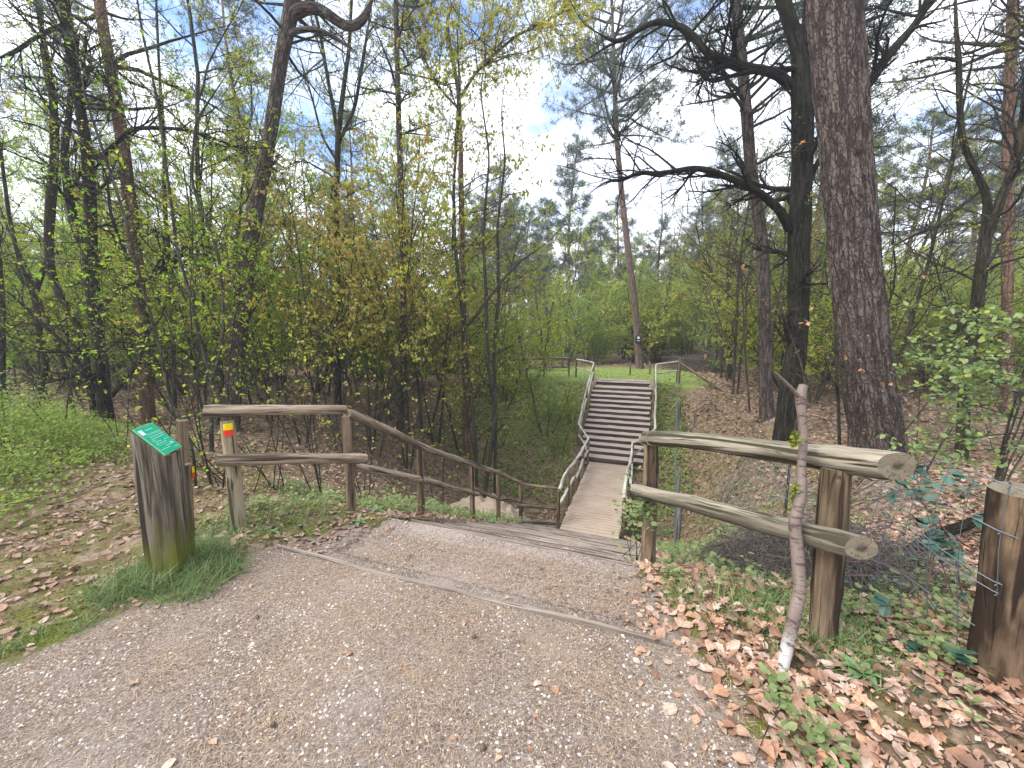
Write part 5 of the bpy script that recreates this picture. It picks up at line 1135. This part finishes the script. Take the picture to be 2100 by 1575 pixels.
# moss clumps and small herbs
mb = MB(); q = np.vstack([sample_poly(lp, 34000, r), hit(1400, 1180)[:2]+r.normal(0, .1, (900, 2)), hit(590, 1020)[:2]+r.normal(0, .25, (1200, 2))]); q = q[(fbm(q[:, 0]*1.7+31, q[:, 1]*1.7) > -.03) & keep(q)]; n = len(q); sz = .012+.012*r.random(n)
scatter(mb, LEAFS[0], LEAFS[1], ground3(q, 0), rotm(r.random(n)*6.28, r.uniform(.2, 1.4, n), r.normal(0, .5, n)), sz); mb.build('moss', M['moss'], kind='stuff', label='olive moss patches on the left verge')
def herbs(mb, centres, r, h=.12, size=.03, k=7, mi=0):
    n = len(centres); rep = np.repeat(np.arange(n), k); m_ = len(rep); b = ground3(centres)
    hh = h*(.4+.8*r.random(n)); pos = b[rep]+np.column_stack([r.normal(0, .03, m_), r.normal(0, .03, m_), hh[rep]*(.4+.6*r.random(m_))]); sz = size*(.6+.7*r.random(m_))
    scatter(mb, LEAF[0], LEAF[1], pos, rotm(r.random(m_)*6.28, r.normal(.15, .35, m_), r.normal(0, .35, m_)), np.stack([sz*1.3, sz, sz], -1), mi)
mb = MB()
C_ = [(760, 1040, .16, 60), (690, 1030, .25, 110), (620, 1010, .3, 110), (880, 1050, .2, 70), (930, 1060, .25, 80), (540, 1050, .2, 50), (1360, 1090, .25, 90), (1450, 1060, .35, 140), (1560, 1050, .4, 140), (1420, 990, .5, 120), (1340, 1180, .1, 25), (1640, 1480, .06, 6), (1600, 1440, .05, 5), (1960, 1400, .1, 8), (1900, 1230, .2, 30), (1690, 1560, .06, 6), (1530, 1010, .5, 160), (1480, 1100, .25, 90), (1600, 1130, .25, 70), (1780, 1250, .25, 60), (1880, 1300, .25, 45), (1950, 1200, .3, 60), (1750, 1150, .35, 90), (1900, 1060, .6, 120), (1420, 1150, .15, 40)]
q = np.vstack([hit(u, v)[:2]+r.normal(0, s, (n_, 2)) for u, v, s, n_ in C_]); q = q[keep(q, 0., 1.3)]
herbs(mb, q, r, .11, .034)
s_ = r.uniform(12.0, 18, 3200); t_ = np.where(r.random(3200) < .75, r.uniform(-6.5, -1.3, 3200), r.uniform(1.45, 2.6, 3200)); herbs(mb, np.column_stack(xy(s_, t_)), r, .25, .06, 6, 1)
n_ = 700; s_ = r.uniform(3.0, 8.0, n_); t_ = np.where(r.random(n_) < .5, r.uniform(-2.6, -1.35, n_), r.uniform(1.4, 3.2, n_)); herbs(mb, np.column_stack(xy(s_, t_)), r, .2, .05, 6)
a_ = r.uniform(-1.0, 1.0, 2600); d_ = r.uniform(7, 22, 2600); q = np.column_stack([np.sin(a_)*d_, np.cos(a_)*d_]); q = q[(fbm(q[:, 0]*.5+7, q[:, 1]*.5) > 0.03) & keep(q)]; herbs(mb, q, r, .2, .07, 5)
mb.build('ground_plants', [M['herb'], M['lgrass']], kind='stuff', label='low green weeds and nettles on the banks and along the fences')
# climbing leaves round the first right post
mb = MB(); n = 260; pos = np.vstack([P(1325, 1040, R1b[1]-.05)+r.normal(0, 1, (110, 3))*[.05, .04, .055], P(1295, 1060, R1b[1]+.3)+r.normal(0, 1, (150, 3))*[.07, .15, .16]]); sz = .03+.025*r.random(n)
scatter(mb, LEAF[0], LEAF[1], pos, rotm(r.random(n)*6.28, r.normal(0, .5, n), r.normal(0, .5, n)), np.stack([sz*1.2, sz, sz], -1), 0)
for k in range(9): a = np.array([R1b[0]-.08+r.normal(0, .05), R1b[1]+r.uniform(-.05, .3), R1b[2]-.1]); b = pos[r.integers(0, n)]; mb.tube([a, (a+b)/2+r.normal(0, .04, 3), b], [.003, .0025, .0015], 4, 1)
cl_ = thing('climbing_plant', 'green leafy climber round the first post of the right fence', 'plant', R1b); part(mb, 'foliage', [M['herb'], M['stem']], cl_)
# rosettes
def rosette(u, v, n, size, label, group='leafy rosettes', mt='foxglove', h=.5):
    p = hit(u, v); root = thing('leafy_plant', label, 'plant', p, group); mb = MB(); ws = [.10, .24, .3, .27, .15, .02]
    for k in range(n):
        a = k*2.4+r.uniform(-.3, .3); L = size*r.uniform(.65, 1.1)*(1-.3*k/n); el = .35+h*k/n; d = np.array([math.cos(a), math.sin(a), 0]); s = np.array([-d[1], d[0], 0]); v_ = []
        for i, w_ in enumerate(ws):
            f = i/5; c = p+d*L*f*math.cos(el)*1.0+np.array([0, 0, L*(math.sin(el)*f-.55*f*f*(1-.5*k/n))+.01]); up = np.array([0, 0, L*w_*.25]); v_ += [c-s*L*w_*.6+up, c, c+s*L*w_*.6+up]
        i = np.arange(5)[:, None]*3; j = np.arange(2)[None]; mb.add(np.array(v_), np.stack([i+j, i+j+1, i+j+4, i+j+3], -1).reshape(-1, 4))
    part(mb, 'leaves', M[mt], root)
rosette(1765, 1385, 11, .15, 'large soft green leafy rosette at the foot of the second right fence post')
rosette(1965, 1470, 6, .11, 'small leafy plant low in the right corner near the thick post', h=.9)
rosette(1688, 1560, 6, .07, 'small green seedling at the bottom right among orange leaves', h=.8)
rosette(770, 1052, 9, .16, 'green rosette beside the second left fence post', h=.8)
rosette(735, 1075, 7, .12, 'green rosette in leaves just in front of the second left fence post', h=.8)
rosette(600, 1020, 8, .15, 'grey green rosette below the level left rails', h=.9)
rosette(560, 1095, 6, .08, 'tiny green rosette at the left end of the first board', h=.6)
rosette(1010, 1075, 7, .2, 'green rosette beside the near steps under the sloping handrail', h=.8)
# brushwood pile behind the right fence
def brush(poly, n, h, label, L0=.6, seed=1, dens=1.):
    rr = np.random.default_rng(seed); c = np.mean(poly, 0); root = thing('brushwood_pile', label, 'brushwood', groundpt(*c)); mb = MB(); q = sample_poly(poly, n, rr); pd = poly_dist(q[:, 0], q[:, 1], np.array(poly))
    for k in range(n):
        hh = min(1, pd[k]*2+.15)*h*rr.random()**.7; p = np.array([q[k, 0], q[k, 1], float(terrain(q[k, 0], q[k, 1]))+hh]); d = rr.normal(0, 1, 3)*[1, 1, .28]; d /= np.linalg.norm(d); L = L0*rr.uniform(.4, 1.2); sag = rr.normal(0, .08, 3)
        w = rr.choice([.0018, .0025, .004, .006], p=[.35, .35, .22, .08])*dens; mb.tube([p-d*L/2, p-d*L*.1+sag, p+d*L*.2+sag*.7, p+d*L/2-np.array([0, 0, abs(sag[2])])], [w, w*.9, w*.7, w*.4], 3)
    part(mb, 'twigs', M['greytwig'], root); return root
brush([(1.75, 2.5), (1.9, 3.6), (2.6, 4.6), (3.8, 4.5), (3.6, 3.2), (2.9, 2.35), (2.3, 2.1)], 2600, .42, 'tangled heap of grey brushwood and bramble stems behind the right log fence', .55, 3)
hc = hit(1425, 762); brush([(hc[0]-1.2, hc[1]-.6), (hc[0]-1.2, hc[1]+1.4), (hc[0]+2.2, hc[1]+1.6), (hc[0]+2.4, hc[1]-.4)], 700, .9, 'dark heap of brushwood beyond the top of the far steps on the right', 1.3, 4, 3.)
# collapsed mesh panel over the brush
mb = MB(); A0 = P(1745, 985, 3.2); A1 = P(1895, 1010, 2.7); D0 = np.array([-.05, -.5, -.42]); 
def mp(f, g): p = A0+(A1-A0)*f+D0*g; p = p+np.array([0, 0, .05*math.sin(f*5)+.04*math.sin(g*6+f*3)]); return p
for f in np.linspace(0, 1, 15): mb.tube([mp(f, g) for g in np.linspace(0, 1, 8)], .0016, 3)
for g in np.linspace(0, 1, 11): mb.tube([mp(f, g) for f in np.linspace(0, 1, 8)], .0016, 3)
mb.build('collapsed_netting', M['wire'], label='grey wire netting panel collapsed over brushwood between the two right fence posts and thick post', cat='netting', group='collapsed netting', origin=A0)
mb = MB(); B0 = P(1470, 985, 4.2); B1 = P(1570, 930, 4.6); B2 = P(1660, 985, 4.0)
for k in range(9):
    o_ = np.array([0, -.03*k, -.055*k]); mb.tube([B0+o_, (B0+B1)/2+o_+[0, 0, .05], B1+o_, (B1+B2)/2+o_, B2+o_], .002, 3)
for f in np.linspace(0, 1, 24):
    b = B0+(B1-B0)*min(1, 2*f)+(B2-B1)*max(0, 2*f-1); mb.tube([b, b+[0, -.24, -.44]], .0018, 3)
mb.build('collapsed_netting', M['wire'], label='grey wire netting tent standing over brushwood left of the birch stick', cat='netting', group='collapsed netting', origin=B0)
# bramble
root = thing('bramble', 'arching bramble with dark bluish leaves beside the thick wired post', 'bramble', hit(1930, 1300)); mb = MB(); ml = MB()
arcs = [[(1905, 1190), (1925, 1080), (1955, 1020), (2000, 990), (2040, 960)], [(1990, 1300), (1950, 1100), (1890, 1030), (1800, 905)], [(1870, 1330), (1900, 1200), (1960, 1120), (2080, 1180)], [(2060, 1540), (2000, 1400), (1935, 1270), (1870, 1180), (1800, 1150)], [(2075, 1500), (1990, 1330), (1930, 1150), (1880, 980)], [(1640, 1210), (1700, 1180), (1790, 1180), (1850, 1200)]]
for k, a in enumerate(arcs):
    y0 = 2.05+.12*(k % 3) if k < 3 else 1.55+.1*k; q = np.array([P(u, v, y0+.05*i) for i, (u, v) in enumerate(a)]); q, w = resample(q, np.linspace(.0045, .0018, len(q)), .03); mb.tube(q, w, 5)
    for i in range(3, len(q), 3):
        for z_ in range(2):
            d = r.normal(0, 1, 3)*[1, 1, .5]; n_ = 3; sz = np.full(n_, .028*r.uniform(.6, 1.3)); dd = d+r.normal(0, .7, (n_, 3)); 
            if r.random() < .35: scatter(ml, LEAF[0], LEAF[1], np.repeat((q[i]+d*.02)[None], n_, 0), dirm(dd, r.normal(0, .4, n_)), np.stack([sz*1.5, sz*1.3, sz], -1))
for (u, v, y) in ((1920, 1100, 2.05), (1900, 1075, 2.1), (1960, 1115, 2.0), (1905, 990, 2.4), (1880, 960, 2.5), (1885, 1010, 2.3), (1770, 975, 2.6), (1980, 1010, 2.4), (1865, 1330, 1.75), (1900, 1440, 1.5), (1935, 1125, 1.95), (1900, 1120, 1.95), (1840, 985, 2.3), (1905, 1030, 2.2), (1950, 975, 2.3), (2000, 1060, 2.1), (1820, 1240, 1.8), (1950, 1340, 1.6), (1800, 1440, 1.6), (1830, 1020, 2.4)):
    c = P(u, v, y); n_ = 5; dd = r.normal(0, 1, (n_, 3))*[1, 1, .35]; sz = .062*r.uniform(.7, 1.2, n_); scatter(ml, LEAF[0], LEAF[1], c+r.normal(0, .006, (n_, 3)), dirm(dd, r.normal(0, .3, n_)), np.stack([sz*1.6, sz*1.2, sz], -1))
part(mb, 'stem', M['bramstem'], root); part(ml, 'leaves', M['bramble'], root)
# fine bare twigs in front of the left wood and saplings among the fence
r = np.random.default_rng(90)
def twigtree(u, v, depthy, n, L, label, leaf, group, seed, dens=3, lsize=.045, u2=None):
    rr = np.random.default_rng(seed); p = P(u, v, depthy); p[2] = float(terrain(p[0], p[1])); root = thing('thin_sapling', label, 'sapling', p, group); out = []; lv = []
    prm = dict(lev=3, seg=[9, 6, 4, 3], wob=[.07, .11, .14, .15], up=[.05, .05, .03, 0], nc=[7, 5, 3, 0], f0=[.2, .2, .2, 0], ang=[45, 42, 42, 0], lr=[.5, .5, .5, 0], rr=[.55, .6, .6, 0], rmin=.0016, leaflev=2, dens=dens, flat=.9)
    for k in range(n): grow(rr, p+rr.normal(0, .04, 3)*[1, 1, 0]-[0, 0, .1], np.array([rr.normal(0, .28), rr.normal(0, .2), 1]), L*rr.uniform(.6, 1.1), .009*rr.uniform(.6, 1.2), 0, prm, out, lv)
    mb = MB(); skel_mesh(mb, out, (5, 4, 3, 3), only=(0,)); part(mb, 'stem', M['stem'], root)
    mb = MB(); skel_mesh(mb, out, (5, 4, 3, 3), only=(1, 2, 3)); leaf_mesh(mb, lv, rr, lsize, 1, .4); part(mb, 'crown', [M['stem'], M[leaf]], root)
for k, (u, v, d_, n_, L, lf_) in enumerate(((430, 900, 4.4, 5, 3.6, 'gleaf'), (560, 930, 5.0, 5, 3.2, 'yleaf'), (655, 940, 5.2, 4, 3.4, 'oleaf'), (330, 900, 5.4, 4, 4.0, 'gleaf'), (250, 900, 6.2, 3, 4.4, 'gleaf'), (120, 900, 5.6, 3, 4.0, 'gleaf'), (20, 900, 5.0, 3, 4.2, 'yleaf'), (740, 950, 6.2, 5, 3.6, 'oleaf'), (900, 960, 7.5, 4, 3.2, 'yleaf'), (500, 920, 4.6, 4, 2.2, 'gleaf'))):
    nm = ['straight behind the marker post', 'behind the middle of the level left rail', 'behind the left rail near its inner end', 'right of the reddish pine base', 'in front of the reddish pine', 'rising from the bilberries at left', 'rising at the far left edge', 'just past the second left fence post', 'behind the upper sloping handrail', 'lowest one between the level rails'][k]
    twigtree(u, v, d_, n_, L, 'thin many-stemmed bare sapling '+nm, lf_, 'thin saplings behind the left fence', 300+k)
for k, (u, d_, L, nm) in enumerate(((1750, 5.8, 3.2, 'behind the thick pine foot'), (1890, 5.4, 3.4, 'between the thick pine and the Y-shaped tree'), (2060, 6.5, 3.8, 'in front of the right edge pine'), (1480, 9.5, 2.6, 'on the bank beyond the right fence'))):
    twigtree(u, 930, d_, 3, L, 'thin bare sapling '+nm, 'bleaf', 'thin saplings on the right', 330+k, dens=.15)
hm = bpy.data.materials.new('air'); hm.use_nodes = True; hn = hm.node_tree; hn.nodes.clear(); ho = hn.nodes.new('ShaderNodeOutputMaterial'); hv_ = hn.nodes.new('ShaderNodeVolumePrincipled')
hv_.inputs['Color'].default_value = (.90, .94, 1, 1); hv_.inputs['Density'].default_value = .0021; hv_.inputs['Anisotropy'].default_value = .3; hn.links.new(hv_.outputs[0], ho.inputs['Volume'])
mb = MB(); mb.box((0, 37, 11.5), (172.5, 100, 18.5)); mb.build('haze', hm, kind='stuff', label='thin pale spring air veiling the far wood')
# ------------------------------------------------------------------ world, sun, camera
w = bpy.data.worlds.new('World'); SC.world = w; w.use_nodes = True; nt = w.node_tree; nt.nodes.clear()
out = nt.nodes.new('ShaderNodeOutputWorld'); sky = nt.nodes.new('ShaderNodeTexSky'); sky.sky_type = 'NISHITA'; sky.sun_disc = False
SUN_EL, SUN_AZ = 50., -112.
sky.sun_elevation = R(SUN_EL); sky.sun_rotation = R(SUN_AZ); sky.air_density = 1; sky.dust_density = 1; sky.ozone_density = 1.5
bg = nt.nodes.new('ShaderNodeBackground'); bg.inputs[1].default_value = .125; nt.links.new(mixc(nt, 1., sky.outputs[0], (.72, .88, 1.15), 'MULTIPLY'), bg.inputs[0])
bc = nt.nodes.new('ShaderNodeBackground'); bc.inputs[1].default_value = 1.0
tc = nt.nodes.new('ShaderNodeTexCoord'); mp_ = nt.nodes.new('ShaderNodeMapping'); mp_.inputs['Scale'].default_value = (1.6, 1.6, 3.2); mp_.inputs['Location'].default_value = (3.3, .8, .4); nt.links.new(tc.outputs['Generated'], mp_.inputs[0])
cn = noise(nt, mp_.outputs[0], 1.7, 8, .58); cm = ramp(nt, cn, [(.345, (0,)*3), (.50, (1,)*3)])
cv = ramp(nt, noise(nt, mp_.outputs[0], 2.6, 7, .6), [(.38, (.50, .55, .67)), (.5, (.66, .70, .78)), (.62, (.90, .93, .97))])
nt.links.new(cv, bc.inputs[0]); mx = nt.nodes.new('ShaderNodeMixShader'); nt.links.new(cm, mx.inputs[0]); nt.links.new(bg.outputs[0], mx.inputs[1]); nt.links.new(bc.outputs[0], mx.inputs[2]); nt.links.new(mx.outputs[0], out.inputs[0])
ld = bpy.data.lights.new('sun', 'SUN'); ld.energy = 2.0; ld.angle = R(38); ld.color = (1, .96, .9); lo = bpy.data.objects.new('sun', ld); COL.objects.link(lo)
from mathutils import Vector
sd = Vector((math.sin(R(SUN_AZ))*math.cos(R(SUN_EL)), math.cos(R(SUN_AZ))*math.cos(R(SUN_EL)), math.sin(R(SUN_EL)))); lo.rotation_euler = sd.to_track_quat('Z', 'Y').to_euler(); lo.location = (0, 0, 30)
cd = bpy.data.cameras.new('camera'); co_ = bpy.data.objects.new('camera', cd); COL.objects.link(co_); co_.location = (0, 0, CAMH); co_.rotation_euler = (R(90-PITCH), 0, 0)
cd.sensor_width = 36; cd.lens = 36*F/2100; cd.clip_end = 600; cd.clip_start = .05; SC.camera = co_
SC.view_settings.view_transform = 'Standard'; SC.view_settings.look = 'None'; SC.view_settings.exposure = 1.48; SC.view_settings.gamma = 1
SC.cycles.max_bounces = 5; SC.cycles.diffuse_bounces = 4; SC.cycles.transmission_bounces = 3; SC.cycles.glossy_bounces = 2
for o in COL.objects:
    for k_ in ('used',):
        if k_ in o: del o[k_]
